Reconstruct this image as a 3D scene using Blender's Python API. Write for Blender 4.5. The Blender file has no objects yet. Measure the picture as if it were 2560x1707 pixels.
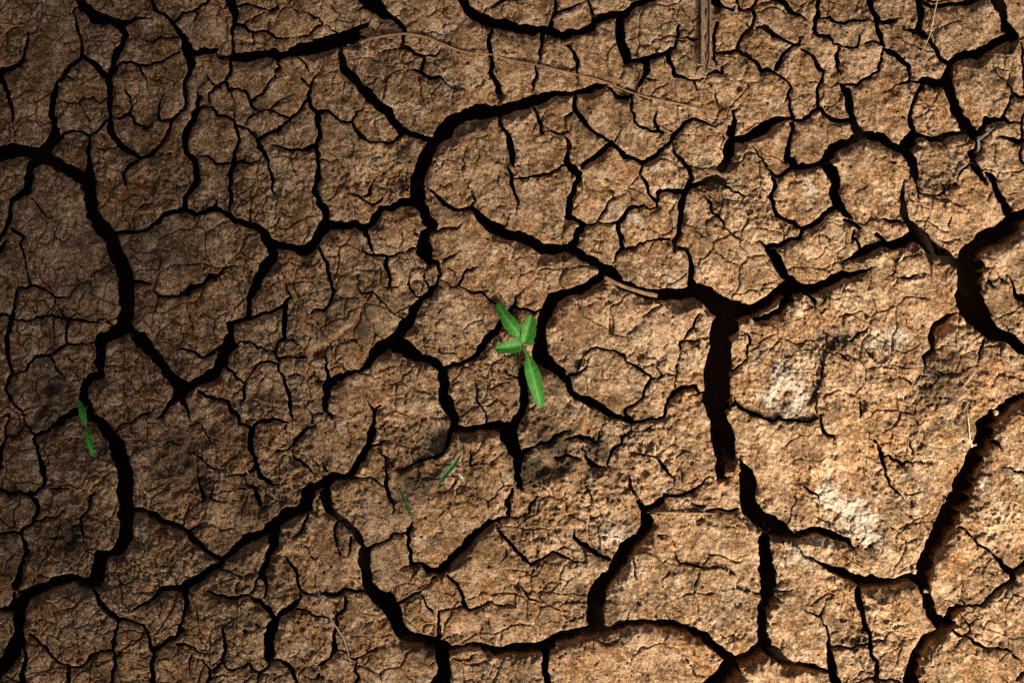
import bpy, math, random
import numpy as np
from mathutils import Vector

# ------------------------------------------------------------------ camera, light, exposure
P = 0.00025                      # one survey unit = 0.25 mm on the ground
FW, FH = 2560.0, 1707.0          # surveyed patch: 0.64 m x 0.427 m
def wx(x): return (x - FW / 2) * P
def wy(y): return (FH / 2 - y) * P

scene = bpy.context.scene
C = scene.collection
cam_d = bpy.data.cameras.new("camera"); cam = bpy.data.objects.new("camera", cam_d); C.objects.link(cam)
CAM_H = 2.2
cam.location = (0, 0, CAM_H); cam.rotation_euler = (0, 0, 0)
cam_d.sensor_width = 36; cam_d.lens = 36 * CAM_H / (FW * P)
cam_d.clip_start = 0.02; cam_d.clip_end = 200
scene.camera = cam

SUN_EL, SUN_AZ = math.radians(36), math.radians(-58)   # azimuth measured from +x, counter-clockwise
world = bpy.data.worlds.new("World"); scene.world = world; world.use_nodes = True
wn = world.node_tree.nodes; wl = world.node_tree.links; wn.clear()
sky = wn.new("ShaderNodeTexSky"); sky.sky_type = 'NISHITA'; sky.sun_disc = False
sky.sun_elevation = SUN_EL; sky.sun_rotation = math.pi / 2 - SUN_AZ
sky.air_density = 0.45; sky.dust_density = 9.0; sky.ozone_density = 0.3
bg = wn.new("ShaderNodeBackground"); bg.inputs[1].default_value = 0.05
out = wn.new("ShaderNodeOutputWorld"); wl.new(sky.outputs[0], bg.inputs[0]); wl.new(bg.outputs[0], out.inputs[0])
sun_d = bpy.data.lights.new("sun", 'SUN'); sun = bpy.data.objects.new("sun", sun_d); C.objects.link(sun)
sun_d.energy = 5.0; sun_d.angle = math.radians(16); sun_d.color = (1.0, 0.91, 0.76)
sd = Vector((math.cos(SUN_EL) * math.cos(SUN_AZ), math.cos(SUN_EL) * math.sin(SUN_AZ), math.sin(SUN_EL)))
sun.rotation_euler = sd.to_track_quat('Z', 'Y').to_euler(); sun.location = sd * 3
vs = scene.view_settings
vs.view_transform = 'Standard'; vs.look = 'None'; vs.gamma = 1.0; vs.exposure = 1.12; vs.use_curve_mapping = False

scene.cycles.use_denoising = False
scene.render.filter_size = 1.15

# ------------------------------------------------------------------ materials
def mat(name):
    m = bpy.data.materials.new(name); m.use_nodes = True
    nt = m.node_tree; nt.nodes.clear()
    o = nt.nodes.new("ShaderNodeOutputMaterial"); b = nt.nodes.new("ShaderNodeBsdfPrincipled")
    nt.links.new(b.outputs[0], o.inputs[0])
    return m, nt, b
class N:
    """tiny helper around a node tree"""
    def __init__(s, nt): s.nt = nt
    def new(s, t, **k):
        n = s.nt.nodes.new(t)
        for a, v in k.items(): setattr(n, a, v)
        return n
    def link(s, a, b): s.nt.links.new(a, b)
    def noise(s, vec, scale, detail=4, rough=.6, dist=0.):
        n = s.new("ShaderNodeTexNoise"); n.inputs["Scale"].default_value = scale
        n.inputs["Detail"].default_value = detail; n.inputs["Roughness"].default_value = rough
        n.inputs["Distortion"].default_value = dist; s.link(vec, n.inputs["Vector"]); return n.outputs["Fac"]
    def ramp(s, fac, stops, interp='LINEAR'):
        r = s.new("ShaderNodeValToRGB"); e = r.color_ramp.elements; r.color_ramp.interpolation = interp
        while len(e) < len(stops): e.new(.5)
        for q, (p, c) in zip(e, stops):
            q.position = p; q.color = (c, c, c, 1) if isinstance(c, (int, float)) else (*c, 1)
        s.link(fac, r.inputs[0]); return r.outputs[0]
    def mix(s, fac, a, b, mode='MIX'):
        m = s.new("ShaderNodeMix", data_type='RGBA', blend_type=mode)
        for sock, v in ((m.inputs[0], fac), (m.inputs[6], a), (m.inputs[7], b)):
            if hasattr(v, "node"): s.link(v, sock)
            else: sock.default_value = v if isinstance(v, (int, float)) else (*v, 1)
        return m.outputs[2]
    def math(s, op, a, b=0.):
        m = s.new("ShaderNodeMath", operation=op)
        for sock, v in zip(m.inputs, (a, b)):
            if hasattr(v, "node"): s.link(v, sock)
            else: sock.default_value = v
        return m.outputs[0]

def soil_material(name, shade_floor=False, outer=False):
    m, nt, b = mat(name); n = N(nt)
    pos = n.new("ShaderNodeNewGeometry").outputs["Position"]
    big = n.noise(pos, 16, 4, .55)
    mid = n.noise(pos, 70, 5, .6, .4)
    grain = n.noise(pos, 400, 6, .82, .3)
    speck = n.noise(pos, 1150, 3, .6)
    streak_map = n.new("ShaderNodeMapping"); streak_map.inputs["Scale"].default_value = (300, 430, 400)
    streak_map.inputs["Rotation"].default_value = (0, 0, .35)
    n.link(pos, streak_map.inputs[0])
    streak = n.noise(streak_map.outputs[0], 1.0, 4, .65, 1.2)
    if shade_floor:  # crack floor: the shade down in the cracks is put into this near-black colour
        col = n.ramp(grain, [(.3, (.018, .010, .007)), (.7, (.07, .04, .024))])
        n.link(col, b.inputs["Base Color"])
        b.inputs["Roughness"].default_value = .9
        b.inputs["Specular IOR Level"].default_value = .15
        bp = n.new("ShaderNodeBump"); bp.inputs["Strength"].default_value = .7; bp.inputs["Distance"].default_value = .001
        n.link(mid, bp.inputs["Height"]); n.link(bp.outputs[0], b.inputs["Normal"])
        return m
    orange = n.ramp(grain, [(.36, (.060, .028, .011)), (.45, (.220, .106, .042)), (.54, (.41, .203, .083)), (.63, (.68, .435, .240))])
    greyer = n.ramp(grain, [(.36, (.034, .022, .011)), (.45, (.155, .091, .043)), (.54, (.33, .193, .096)), (.63, (.68, .475, .300))])
    hue = n.ramp(n.math('ADD', n.math('MULTIPLY', big, .62), n.math('MULTIPLY', mid, .38)), [(.40, 0.), (.60, 1.)])
    col = n.mix(hue, orange, greyer)
    # dark humus flecks and pale mineral grains
    fleck = n.ramp(n.math('ADD', n.math('MULTIPLY', streak, .55), n.math('MULTIPLY', mid, .45)), [(.39, 1.), (.475, 0.)])
    col = n.mix(n.math('MULTIPLY', fleck, .80), col, (.040, .027, .016))
    pale = n.ramp(n.math('ADD', n.math('MULTIPLY', speck, .6), n.math('MULTIPLY', mid, .4)), [(.575, 0.), (.66, 1.)])
    col = n.mix(n.math('MULTIPLY', pale, .55), col, (.72, .54, .36))
    # dusty beige bloom and darker, humus-rich soil, in ragged patches
    bloom = n.ramp(n.noise(pos, 58, 7, .72, .7), [(.47, 0.), (.60, 1.)])
    col = n.mix(n.math('MULTIPLY', n.math('MULTIPLY', bloom, n.ramp(grain, [(.38, .2), (.56, 1.)])), .72), col, (.70, .480, .295))
    pos2 = n.new("ShaderNodeVectorMath", operation='ADD'); n.link(pos, pos2.inputs[0]); pos2.inputs[1].default_value = (3.1, 1.7, .4)
    humus = n.ramp(n.noise(pos2.outputs[0], 50, 7, .74, .9), [(.49, 0.), (.62, 1.)])
    col = n.mix(n.math('MULTIPLY', n.math('MULTIPLY', humus, n.ramp(speck, [(.36, 1.), (.64, .40)])), .84), col, (.064, .043, .020))
    pore = n.new("ShaderNodeTexVoronoi"); pore.inputs["Scale"].default_value = 210; n.link(pos, pore.inputs["Vector"])
    pgate = n.ramp(pore.outputs["Color"], [(.72, 0.), (.80, 1.)])
    pdot = n.ramp(pore.outputs["Distance"], [(.10, 1.), (.24, 0.)])
    pit = n.math('MULTIPLY', pgate, pdot)
    if not outer:
        cr = n.new("ShaderNodeAttribute"); cr.attribute_name = "crust"
        mo = n.new("ShaderNodeAttribute"); mo.attribute_name = "mould_and_shade"
        cfac = n.ramp(n.math('ADD', cr.outputs["Fac"], n.math('MULTIPLY', n.math('ADD', n.math('SUBTRACT', grain, .5), n.math('SUBTRACT', mid, .5)), 2.9)), [(.50, 0.), (1.20, 1.)])
        col = n.mix(n.math('MULTIPLY', cfac, .58), col, (.60, .51, .41))
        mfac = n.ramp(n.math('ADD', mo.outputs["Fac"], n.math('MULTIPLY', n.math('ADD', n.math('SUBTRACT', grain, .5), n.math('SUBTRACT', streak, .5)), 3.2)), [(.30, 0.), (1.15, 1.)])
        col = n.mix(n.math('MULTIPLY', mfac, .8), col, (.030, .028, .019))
    n.link(col, b.inputs["Base Color"])
    b.inputs["Roughness"].default_value = .93
    b.inputs["Specular IOR Level"].default_value = .12
    h = n.math('ADD', n.math('ADD', n.math('MULTIPLY', grain, 1.0), n.math('MULTIPLY', streak, .9)), n.math('MULTIPLY', mid, 1.4))
    h = n.math('SUBTRACT', h, n.math('MULTIPLY', pit, 1.2))
    if outer:
        vo = n.new("ShaderNodeTexVoronoi", feature='DISTANCE_TO_EDGE'); vo.inputs["Scale"].default_value = 16
        wv = n.new("ShaderNodeTexNoise"); wv.inputs["Scale"].default_value = 30; wv.inputs["Detail"].default_value = 5; n.link(pos, wv.inputs["Vector"])
        sc_ = n.new("ShaderNodeVectorMath", operation='SCALE'); sc_.inputs[3].default_value = .045; n.link(wv.outputs["Color"], sc_.inputs[0])
        ad_ = n.new("ShaderNodeVectorMath", operation='ADD'); n.link(pos, ad_.inputs[0]); n.link(sc_.outputs[0], ad_.inputs[1]); n.link(ad_.outputs[0], vo.inputs["Vector"])
        h = n.math('ADD', h, n.math('MULTIPLY', n.ramp(vo.outputs["Distance"], [(0., 0.), (.06, 1.)]), 12.))
    bp = n.new("ShaderNodeBump"); bp.inputs["Strength"].default_value = 1.0; bp.inputs["Distance"].default_value = .0012
    n.link(h, bp.inputs["Height"]); n.link(bp.outputs[0], b.inputs["Normal"])
    return m

def leaf_material(name, dark, light, rib):
    m, nt, b = mat(name); n = N(nt)
    pos = n.new("ShaderNodeNewGeometry").outputs["Position"]
    at = n.new("ShaderNodeAttribute"); at.attribute_name = "across"
    f = n.noise(pos, 260, 5, .65)
    col = n.ramp(f, [(.32, dark), (.68, light)])
    edge = n.ramp(at.outputs["Fac"], [(.35, 0.), (1., .55)])
    col = n.mix(edge, col, dark)
    ribf = n.ramp(at.outputs["Fac"], [(0., .75), (.10, .35), (.40, .0)])
    col = n.mix(ribf, col, rib)
    dust = n.ramp(n.noise(pos, 1400, 4, .8), [(.56, 0.), (.70, 1.)])
    col = n.mix(n.math('MULTIPLY', dust, .35), col, (.30, .33, .14))
    n.link(col, b.inputs["Base Color"])
    b.inputs["Roughness"].default_value = .55; b.inputs["Specular IOR Level"].default_value = .25
    b.inputs["Subsurface Weight"].default_value = .0
    bp = n.new("ShaderNodeBump"); bp.inputs["Strength"].default_value = .5; bp.inputs["Distance"].default_value = .0006
    n.link(n.noise(pos, 900, 4, .7), bp.inputs["Height"]); n.link(bp.outputs[0], b.inputs["Normal"])
    return m

def straw_material(name, dark, light, sx=90, sy=90):
    m, nt, b = mat(name); n = N(nt)
    at = n.new("ShaderNodeAttribute"); at.attribute_name = "lw"     # (along, round) in metres
    mp = n.new("ShaderNodeMapping"); mp.inputs["Scale"].default_value = (sx, sy * 12, 1); n.link(at.outputs["Vector"], mp.inputs[0])
    f = n.noise(mp.outputs[0], 1., 5, .65, .5)
    n.link(n.ramp(f, [(.30, dark), (.66, light)]), b.inputs["Base Color"])
    b.inputs["Roughness"].default_value = .75; b.inputs["Specular IOR Level"].default_value = .2
    bp = n.new("ShaderNodeBump"); bp.inputs["Strength"].default_value = .6; bp.inputs["Distance"].default_value = .0004
    n.link(f, bp.inputs["Height"]); n.link(bp.outputs[0], b.inputs["Normal"])
    return m

M_soil = soil_material("dry_clay")
M_shade_floor = soil_material("crack_shade_clay", shade_floor=True)
M_outer = soil_material("dry_clay_beyond", outer=True)
M_leaf = leaf_material("seedling_leaf", (.014, .105, .008), (.058, .255, .022), (.13, .34, .06))
M_leaf2 = leaf_material("cotyledon_leaf", (.016, .20, .014), (.036, .33, .03), (.05, .36, .04))
M_grass = leaf_material("grass_leaf", (.010, .075, .018), (.026, .15, .036), (.02, .12, .03))
M_stem = leaf_material("seedling_stem", (.06, .10, .04), (.16, .20, .09), (.16, .20, .09))
M_straw = straw_material("dry_straw", (.12, .062, .030), (.34, .20, .105))
M_pale = straw_material("pale_straw", (.36, .25, .14), (.66, .50, .32))
M_stalk = straw_material("weathered_stalk", (.05, .030, .016), (.30, .205, .13), 110, 40)
M_stick = straw_material("broken_stick", (.05, .026, .013), (.34, .20, .10), 130, 40)
M_husk = straw_material("seed_husk", (.42, .30, .18), (.78, .68, .50), 120, 30)
M_silk = straw_material("grey_fibre", (.20, .16, .12), (.42, .36, .30))

# ------------------------------------------------------------------ survey of the cracks: x, y, width*10 along each crack
CRACKS = """
182,-66,153 204,0,191 210,19,223 236,37,287 271,46,191 297,57,223 314,89,175 306,108,159 290,137,159 281,169,191 271,191,159 274,239,143 274,281,128 271,297,96
297,54,128 325,53,112 344,46,89 379,48,57
345,-61,77 379,0,96 392,22,112 415,38,112 437,62,128
438,62,80 446,48,80 454,42,77
438,62,128 446,83,143 454,94,172
454,279,99 430,301,112 426,322,80 410,340,80 394,368,96 379,389,112 351,399,102 322,411,96 311,430,80 311,453,70 311,454,69
454,94,64 443,97,64 402,92,57 387,110,70 367,107,51 348,99,26
454,125,49 427,137,57 405,153,70 379,164,80 354,167,80 335,159,80 312,159,80 287,179,112
354,169,64 364,198,57 370,236,38
411,236,38 395,265,70 399,300,80 427,305,89
370,198,32 405,201,38 408,230,26
314,214,38 319,239,64 327,268,70 322,284,77 300,292,70 281,293,70
322,284,70 338,309,77 360,324,70 379,309,48 383,287,26
271,297,96 277,328,128 297,357,159 319,376,159 335,386,112 351,399,89
159,188,51 182,195,45 207,191,32
150,252,45 172,257,51 198,255,57 207,246,45 230,239,45 249,255,57 271,246,57
198,255,45 210,274,45 217,297,45 236,290,32
220,217,32 230,236,32
204,143,143 223,155,143 239,166,143 255,182,159 271,191,143
204,128,96 198,150,112 159,180,112 139,218,128 132,271,159 134,319,191 128,351,255 105,383,351 77,415,287 69,453,239 68,454,239
204,134,96 204,121,96 201,96,80 191,64,70 185,32,64 191,19,64 204,13,96
-70,381,255 0,381,319 48,381,319 105,381,287
134,348,128 150,341,112 175,328,80 198,328,80 220,338,96 242,325,89 261,306,83 271,297,83
105,386,319 137,411,319 172,427,303 204,443,287 218,454,260
220,338,96 223,367,121 226,408,143 223,446,223 222,454,238
223,373,45 246,370,38 265,379,51 287,373,45 297,360,57
255,332,45 265,354,38
67,83,80 70,105,80 57,140,96 45,159,128 19,172,159 3,182,191 6,207,159 22,233,128 29,265,96 32,319,57 32,341,26
16,86,38 14,124,38
45,67,48 16,86,45
92,32,38 94,73,45 70,86,45
236,77,26 265,72,32 277,102,26
252,112,26 258,128,38 284,131,45
379,427,26 386,446,26 401,454,31
406,454,31 418,437,26
392,379,45 411,389,45 434,383,38 454,367,47
854,98,376 799,110,335 751,121,271 719,134,207 671,137,223 623,141,207 601,145,175 583,142,191 572,144,112 540,145,96 534,136,64
540,128,96 512,129,134 486,129,112 473,128,143
446,80,141 448,83,143 461,102,191 472,128,207 478,153,159 473,175,128 459,204,96 465,230,89 461,274,80 446,287,88
446,50,96 448,48,96 464,30,70 486,26,64 496,16,89 512,0,80 561,-49,64
489,29,57 492,54,45 486,77,26
560,-67,204 579,0,255 587,29,191 588,48,128 583,64,96 585,96,80 583,128,89 583,140,159
559,22,26 566,13,64 574,8,112
588,16,64 610,10,57 633,10,57 649,22,57 674,24,57 697,22,70 700,13,57 692,0,32 655,-59,26
697,22,51 709,21,48 728,19,48 730,0,48 736,-70,38
728,19,45 741,32,48 757,29,38 795,43,57 802,59,57 789,67,57 773,85,57 738,92,51 712,96,64 690,96,70 681,86,89 668,75,80 649,77,64 626,78,96 610,65,112 588,61,96
610,61,45 630,45,38 655,32,45 687,27,38
636,80,70 636,108,57 617,112,38 588,112,45
709,21,45 693,41,32 690,57,26
671,73,45 674,54,38
728,70,26 736,89,32
802,59,48 827,70,38 846,80,64
827,10,38 837,26,45 850,41,26
693,147,80 698,166,80 689,185,64 674,204,70 669,220,70 655,234,64 630,247,80 623,252,83 636,268,57 642,281,45
574,220,70 591,225,64 607,228,77 614,236,96 626,249,80
577,147,112 574,179,89 567,204,80 569,223,64 579,246,38 585,265,32 588,290,45
566,207,89 536,215,70 520,195,57 513,179,26
536,215,64 523,236,51 523,261,45 508,263,45 499,271,64
512,204,26 502,210,38 492,225,38 499,242,96 492,271,143 485,293,175 473,322,175 465,344,159 461,364,128 469,383,128 483,402,143 491,427,159 494,453,159 493,454,157
508,265,57 528,269,70 542,289,89 566,290,70 582,301,80 591,322,80 599,344,80 590,364,89 580,379,89 582,395,112 577,415,143 574,446,128 574,454,125
591,314,64 614,319,80 630,332,89 642,344,112 646,364,128 661,383,112 671,402,80 673,427,80 681,450,80 681,454,77
642,348,128 665,338,112 697,322,89 719,303,89 738,284,89 751,265,77 770,249,96
719,300,70 700,290,57 681,277,64 661,277,70 639,285,70 620,297,57 615,312,38
674,274,57 687,258,70 706,249,38 722,236,19
741,143,70 760,159,70 767,179,45 778,182,26
805,166,32 789,191,48 779,214,80 771,236,112 778,261,128 795,277,128 795,306,102 795,344,128 789,367,112 760,376,96 728,373,89 687,367,51 668,357,26
751,198,51 767,212,64 779,214,64
802,274,112 818,281,89 837,297,89 854,301,75
792,367,112 800,389,112 797,411,96 794,440,143 789,454,135
802,399,45 830,399,38 854,395,29
764,399,45 792,399,45
850,112,96 854,125,118
489,392,45 512,387,64 528,395,80 540,407,80 572,408,70
585,407,89 617,405,70 652,399,45
846,96,337 864,91,319 886,88,271 896,80,143
892,73,112 905,67,112 916,57,89 923,40,26
889,86,159 912,97,38
878,-49,306 928,0,383 943,16,287 959,35,223 982,46,143 998,54,143 1007,73,112 1006,92,89 1006,112,96 1020,118,89 1036,129,89 1060,140,80 1060,159,89 1057,182,96
971,-39,102 918,6,128 896,26,48 891,48,32
1004,116,64 979,121,57 956,128,45 937,129,32 918,140,19
1061,140,57 1087,140,57 1097,128,51 1109,120,32
1057,183,96 1077,191,89 1100,196,70 1112,207,51 1128,215,32 1144,225,45 1154,223,26
1055,183,70 1030,175,45 1010,179,38 999,193,19
1106,99,19 1116,85,38 1135,75,32 1146,57,19
1074,236,26 1077,255,38 1081,281,16
849,118,80 856,140,143 861,163,191 877,195,207 905,223,207 937,252,239 966,281,223 985,306,191 1004,328,191 1020,328,159 1046,338,159 1071,348,175
1254,272,223 1246,274,255 1215,276,303 1183,281,335 1157,297,271 1125,312,351 1103,335,351 1081,357,287 1065,386,319 1052,415,287 1049,446,287 1048,454,295
846,299,89 848,300,89 873,306,89 889,322,89 905,340,96 924,354,70 950,356,57 966,357,70 988,352,80 1004,338,112
877,303,57 889,281,45 908,266,32 928,265,19
991,356,38 1010,364,32 1020,376,16
918,367,26 918,389,19
943,357,32 945,373,19
846,393,25 902,389,16
933,454,55 937,446,45 963,429,32 979,411,45
877,399,19 889,424,32 908,446,26 914,454,22
995,405,26 1007,454,26
1126,-64,153 1154,0,191 1164,22,223 1183,35,239 1208,48,271 1237,59,239 1254,61,213
1213,35,48 1221,22,45 1243,6,70 1254,4,67 1322,-13,53
1202,61,45 1203,77,32 1200,96,16
1234,70,96 1226,86,96 1224,108,121 1229,134,96 1226,153,128 1223,182,112 1237,191,96 1246,207,128 1253,226,143 1254,228,142
1218,188,32 1208,207,38 1192,220,45 1173,218,26
1246,287,96 1253,312,121 1254,315,122
1164,360,32 1160,389,38 1157,415,48 1152,427,48 1154,450,32 1158,454,28
1246,58,246 1280,65,223 1321,72,191 1353,72,191 1379,78,255 1404,91,191 1423,85,191 1449,77,159 1477,69,175
1385,-70,77 1385,0,96 1385,26,89 1382,45,80 1379,67,159
1391,33,70 1404,29,57 1417,21,70 1436,14,57 1461,2,45 1524,-30,36
1429,-60,51 1465,0,64 1474,16,80 1481,41,89 1484,54,143 1477,67,159
1484,48,159 1512,40,159 1541,38,159 1560,35,175 1579,19,143 1605,10,128 1624,0,112 1687,-31,89
1552,38,175 1551,70,223 1551,105,223 1564,128,239 1571,147,223
1571,150,112 1595,150,112 1615,151,191 1630,145,128 1646,136,112 1654,135,119
1618,156,175 1618,179,128 1611,198,112 1602,217,80 1597,223,26
1624,196,70 1637,199,57 1646,202,19
1560,159,45 1559,179,38 1551,195,32 1551,207,16
1353,86,128 1351,118,89 1353,140,70 1351,156,45 1339,166,70 1337,188,89 1331,207,80 1336,226,26
1420,115,96 1430,137,102 1438,150,112 1439,169,80 1444,182,45 1446,204,38
1436,166,48 1420,174,32 1391,153,26 1366,140,16
1268,-67,36 1288,0,45 1292,16,32 1299,26,16
1246,273,257 1264,271,239 1289,263,207 1315,257,255 1337,250,255 1366,239,191 1391,234,159 1423,234,143 1455,228,143 1487,220,128 1511,215,96 1516,212,32
1519,220,64 1535,233,96 1544,242,112 1567,246,112 1579,239,80 1587,236,45
1538,214,45 1560,220,57 1586,234,38
1575,249,89 1578,277,89 1587,300,89 1605,312,89 1627,327,80 1646,322,96 1654,327,111
1646,268,26 1642,287,57 1640,306,80 1646,322,96
1248,297,80 1257,319,112 1270,341,128 1280,367,143 1283,399,143 1285,418,64
1269,418,70 1275,440,112 1279,454,102
1337,271,89 1345,293,96 1350,319,89 1353,335,96 1361,340,26
1359,330,38 1382,333,57 1404,336,48 1417,325,38
1436,246,112 1436,274,128 1449,293,121 1460,309,121 1477,328,89 1500,343,89 1525,356,89
1426,281,64 1410,297,57 1409,319,26
1410,340,57 1417,360,96 1417,389,112 1417,408,121 1430,424,143 1449,443,191
1410,415,70 1379,427,89 1347,440,80 1321,446,64 1296,445,64 1286,445,45
1286,427,38 1299,443,32
1455,424,112 1468,405,102 1493,386,143 1512,370,159 1525,360,112 1544,373,96 1560,389,128 1583,395,128 1599,405,128 1611,405,128 1634,389,121 1654,369,104
1532,354,45 1541,332,45 1549,312,38 1567,300,19
1602,411,80 1602,434,89 1613,454,95
1449,446,191 1447,454,175
1675,32,26 1688,51,38 1694,62,32
1700,62,80 1696,83,89 1691,102,89 1692,118,89 1673,128,102 1654,136,102 1646,138,100
1692,118,45 1705,120,26
1670,131,112 1677,156,128 1686,182,112 1705,191,80 1724,201,64 1737,201,57 1759,193,45 1772,182,70 1791,179,70 1804,180,80 1804,166,64 1817,153,26
1736,204,48 1737,230,45 1740,249,38 1734,258,16
1699,94,32 1718,96,48 1734,99,70 1747,100,38
1788,-70,179 1788,0,223 1788,8,207 1804,16,70 1817,24,64 1833,24,57 1839,13,38
1834,-69,56 1846,0,70 1849,19,80 1868,27,80 1884,27,96 1890,0,80 1906,-68,64
1887,29,96 1885,48,96 1881,64,96
1858,32,32 1860,51,32 1874,64,45
1893,10,32 1912,5,57 1932,0,48 2000,-17,38
1888,-36,115 1948,0,143 1964,10,143 1976,27,128 1995,33,89 2011,45,48 2027,54,19
2048,-70,89 2043,0,112 2042,26,112 2037,51,128 2037,73,128 2050,86,96 2075,92,80 2084,104,64
2046,45,64 2069,46,70 2084,54,70
2037,77,57 2024,96,19
1791,57,96 1788,83,96 1783,108,89 1785,128,89 1782,147,70 1791,163,32
1785,129,80 1804,136,89 1823,131,89 1842,124,89 1855,99,89 1871,73,80 1881,65,80
1798,67,26 1820,64,26 1855,61,26
1846,126,80 1865,136,80 1887,156,96 1906,172,121 1935,182,96 1954,191,70 1967,204,70 1976,220,89 1967,242,89 1960,255,26
1943,175,96 1946,159,102 1960,137,102 1978,118,89 1983,112,80
1893,69,80 1919,73,89 1932,85,96 1951,96,89 1973,105,89 1989,110,80 1999,108,70 2000,92,57 2011,86,32
2005,118,45 2018,131,80 2034,150,89 2046,169,96 2058,182,64 2053,207,89 2042,226,89 2042,255,96 2043,271,96 2027,293,89 2008,301,70 1991,300,80
2058,179,32 2078,191,19
1983,212,38 2002,209,32 2018,209,16
2002,234,16 2018,238,38 2034,236,45
1971,242,80 1979,271,89 1986,293,96
2050,271,102 2059,287,121 2078,295,112 2084,296,112
1983,293,112 1957,295,128 1928,303,191 1912,322,223 1884,338,223 1855,344,191 1836,348,207
1858,252,19 1842,268,45 1831,277,70 1834,297,102 1836,316,143 1833,341,159
1826,319,96 1823,335,128
1830,354,223 1823,383,223 1814,402,207 1804,424,175 1809,434,45
1774,204,57 1779,217,38
1787,233,57 1795,255,64
1983,309,112 1981,332,102 1973,351,96 1968,373,143 1971,395,159 1986,411,175
1986,416,143 2015,416,134 2040,411,143 2059,405,223 2072,386,239 2084,374,227
1885,360,38 1897,379,51 1912,405,57 1925,424,57 1938,437,96 1960,435,70 1979,421,89
1938,437,89 1936,454,104
2062,411,255 2072,430,271 2084,438,259
1646,374,115 1654,367,112 1677,348,112 1696,328,112 1712,309,121 1731,301,102 1753,306,80 1779,312,64 1801,308,19
1677,351,57 1685,379,89 1702,399,89 1721,415,121 1729,437,121 1726,454,136
1664,379,26 1680,386,38
1766,454,180 1772,450,191 1795,446,191 1808,454,131
2159,-69,153 2172,0,191 2176,26,128 2191,45,128 2196,61,143 2197,83,143 2200,102,112 2210,115,96
2076,52,70 2086,56,70 2108,61,80 2124,53,70 2149,56,64 2172,51,45 2191,56,64
2203,57,96 2229,54,96 2255,51,38
2076,94,57 2086,110,57 2108,113,70 2127,123,80 2140,118,70 2146,99,64 2152,89,38
2162,110,57 2188,108,64 2203,110,80
2098,118,80 2092,140,96 2092,166,102 2100,191,45
2207,118,57 2200,143,70 2197,172,80 2188,185,80 2165,198,89 2140,206,89 2117,209,89 2089,209,38
2210,121,89 2229,136,121 2251,153,121 2267,172,128 2272,191,96 2272,204,70
2296,209,89 2283,210,89 2261,207,70 2245,212,45 2226,223,45 2203,228,19
2219,226,26 2219,242,26 2235,265,26 2248,281,32 2264,297,45
2156,143,19 2168,169,19
2298,-70,153 2302,0,191 2304,26,175 2301,51,159 2298,70,191 2312,89,159 2325,105,128 2341,128,121 2357,147,112 2369,156,128
2258,73,45 2277,77,70 2296,75,128
2312,8,89 2331,14,96 2366,18,121 2392,11,96 2430,0,128 2497,-20,102
2264,13,16 2283,3,32 2302,3,64 2372,3,51
2450,-59,191 2487,0,239 2503,26,239 2506,48,191 2516,70,239 2532,92,303
2522,96,191 2487,110,191 2455,128,207 2424,137,207 2395,143,207 2379,156,223 2371,179,207 2368,198,255 2374,223,239 2379,249,239 2388,274,287 2404,297,255 2417,316,287 2436,335,255
2366,204,207 2334,206,223 2302,207,159
2306,217,128 2296,236,121 2290,258,112 2280,281,121 2274,293,96 2280,312,112 2286,332,159
2103,214,128 2113,230,191 2121,252,159 2124,281,143 2130,309,191 2143,332,223
2076,296,127 2079,297,128 2101,303,112 2124,306,121
2143,338,207 2172,340,191 2200,343,207 2226,357,207 2248,370,223 2267,383,255 2280,408,255 2286,430,191 2296,453,70 2296,454,70
2137,344,223 2108,360,207 2079,379,239 2076,385,267
2076,435,323 2092,446,223 2092,454,242
2283,338,255 2270,357,287 2264,376,287
2296,336,128 2315,344,112 2328,354,159 2347,346,159 2369,336,128 2404,328,112 2414,319,159
2443,338,223 2459,322,159 2471,303,191 2506,297,143 2526,303,80 2551,306,57
2484,147,19 2487,172,45 2503,191,57 2519,204,57 2529,230,70 2535,238,80 2560,242,96 2629,256,77
2530,156,38 2524,191,45 2522,204,45
2532,242,64 2516,261,80 2506,284,89 2506,297,80
2497,336,51 2519,344,112 2542,351,128 2560,349,143 2630,343,115
2566,218,64 2557,287,80 2554,312,80 2554,338,96 2554,408,77
2551,108,64 2560,124,96 2560,150,96 2560,220,77
2446,338,191 2446,364,159 2436,386,255 2433,408,255 2449,430,207 2465,453,80
2468,427,80 2487,453,159 2488,454,160
2420,411,80 2404,430,57 2392,446,45
2232,408,70 2223,402,26
2267,434,19 2263,454,55
2424,191,19 2446,209,32 2462,207,16
68,446,235 65,470,223 48,489,159 29,502,159 19,524,128 21,550,128 13,572,96 0,591,96 -39,650,77
-44,671,89 0,617,112 13,601,64 26,604,16
77,492,57 89,499,57 99,521,70 115,537,45 137,550,38 140,572,38 131,588,48 150,601,45 166,591,26
26,571,70 51,577,89 61,588,96 53,607,80 53,630,70 59,655,48 65,681,57 75,706,70 80,716,80 105,728,70 140,746,70 169,741,45 182,725,45 198,709,45 223,708,38 236,681,38 261,665,26
159,582,26 172,566,32 185,553,19
67,674,26 105,681,26 116,706,19
80,716,80 51,719,80 38,751,96 29,783,102 24,808,96 22,846,112 22,854,115
-70,795,89 0,791,112 24,789,89
29,799,48 64,800,70 89,792,70 121,787,80 153,795,70 179,797,70 204,800,70 230,808,80 255,807,57 277,811,64
140,746,57 128,767,45 112,779,38
140,770,26 153,776,57 159,792,70
172,799,80 166,827,80 166,854,80
199,854,51 217,850,38 236,853,80
220,446,347 220,448,351 222,496,335 228,534,287 246,559,319 268,588,383 287,623,351 300,655,351 314,687,351 319,719,351 316,751,351 314,783,351 306,811,351 281,830,255 255,850,287 254,854,282
312,811,351 332,830,287 348,846,319 354,854,297
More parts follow.
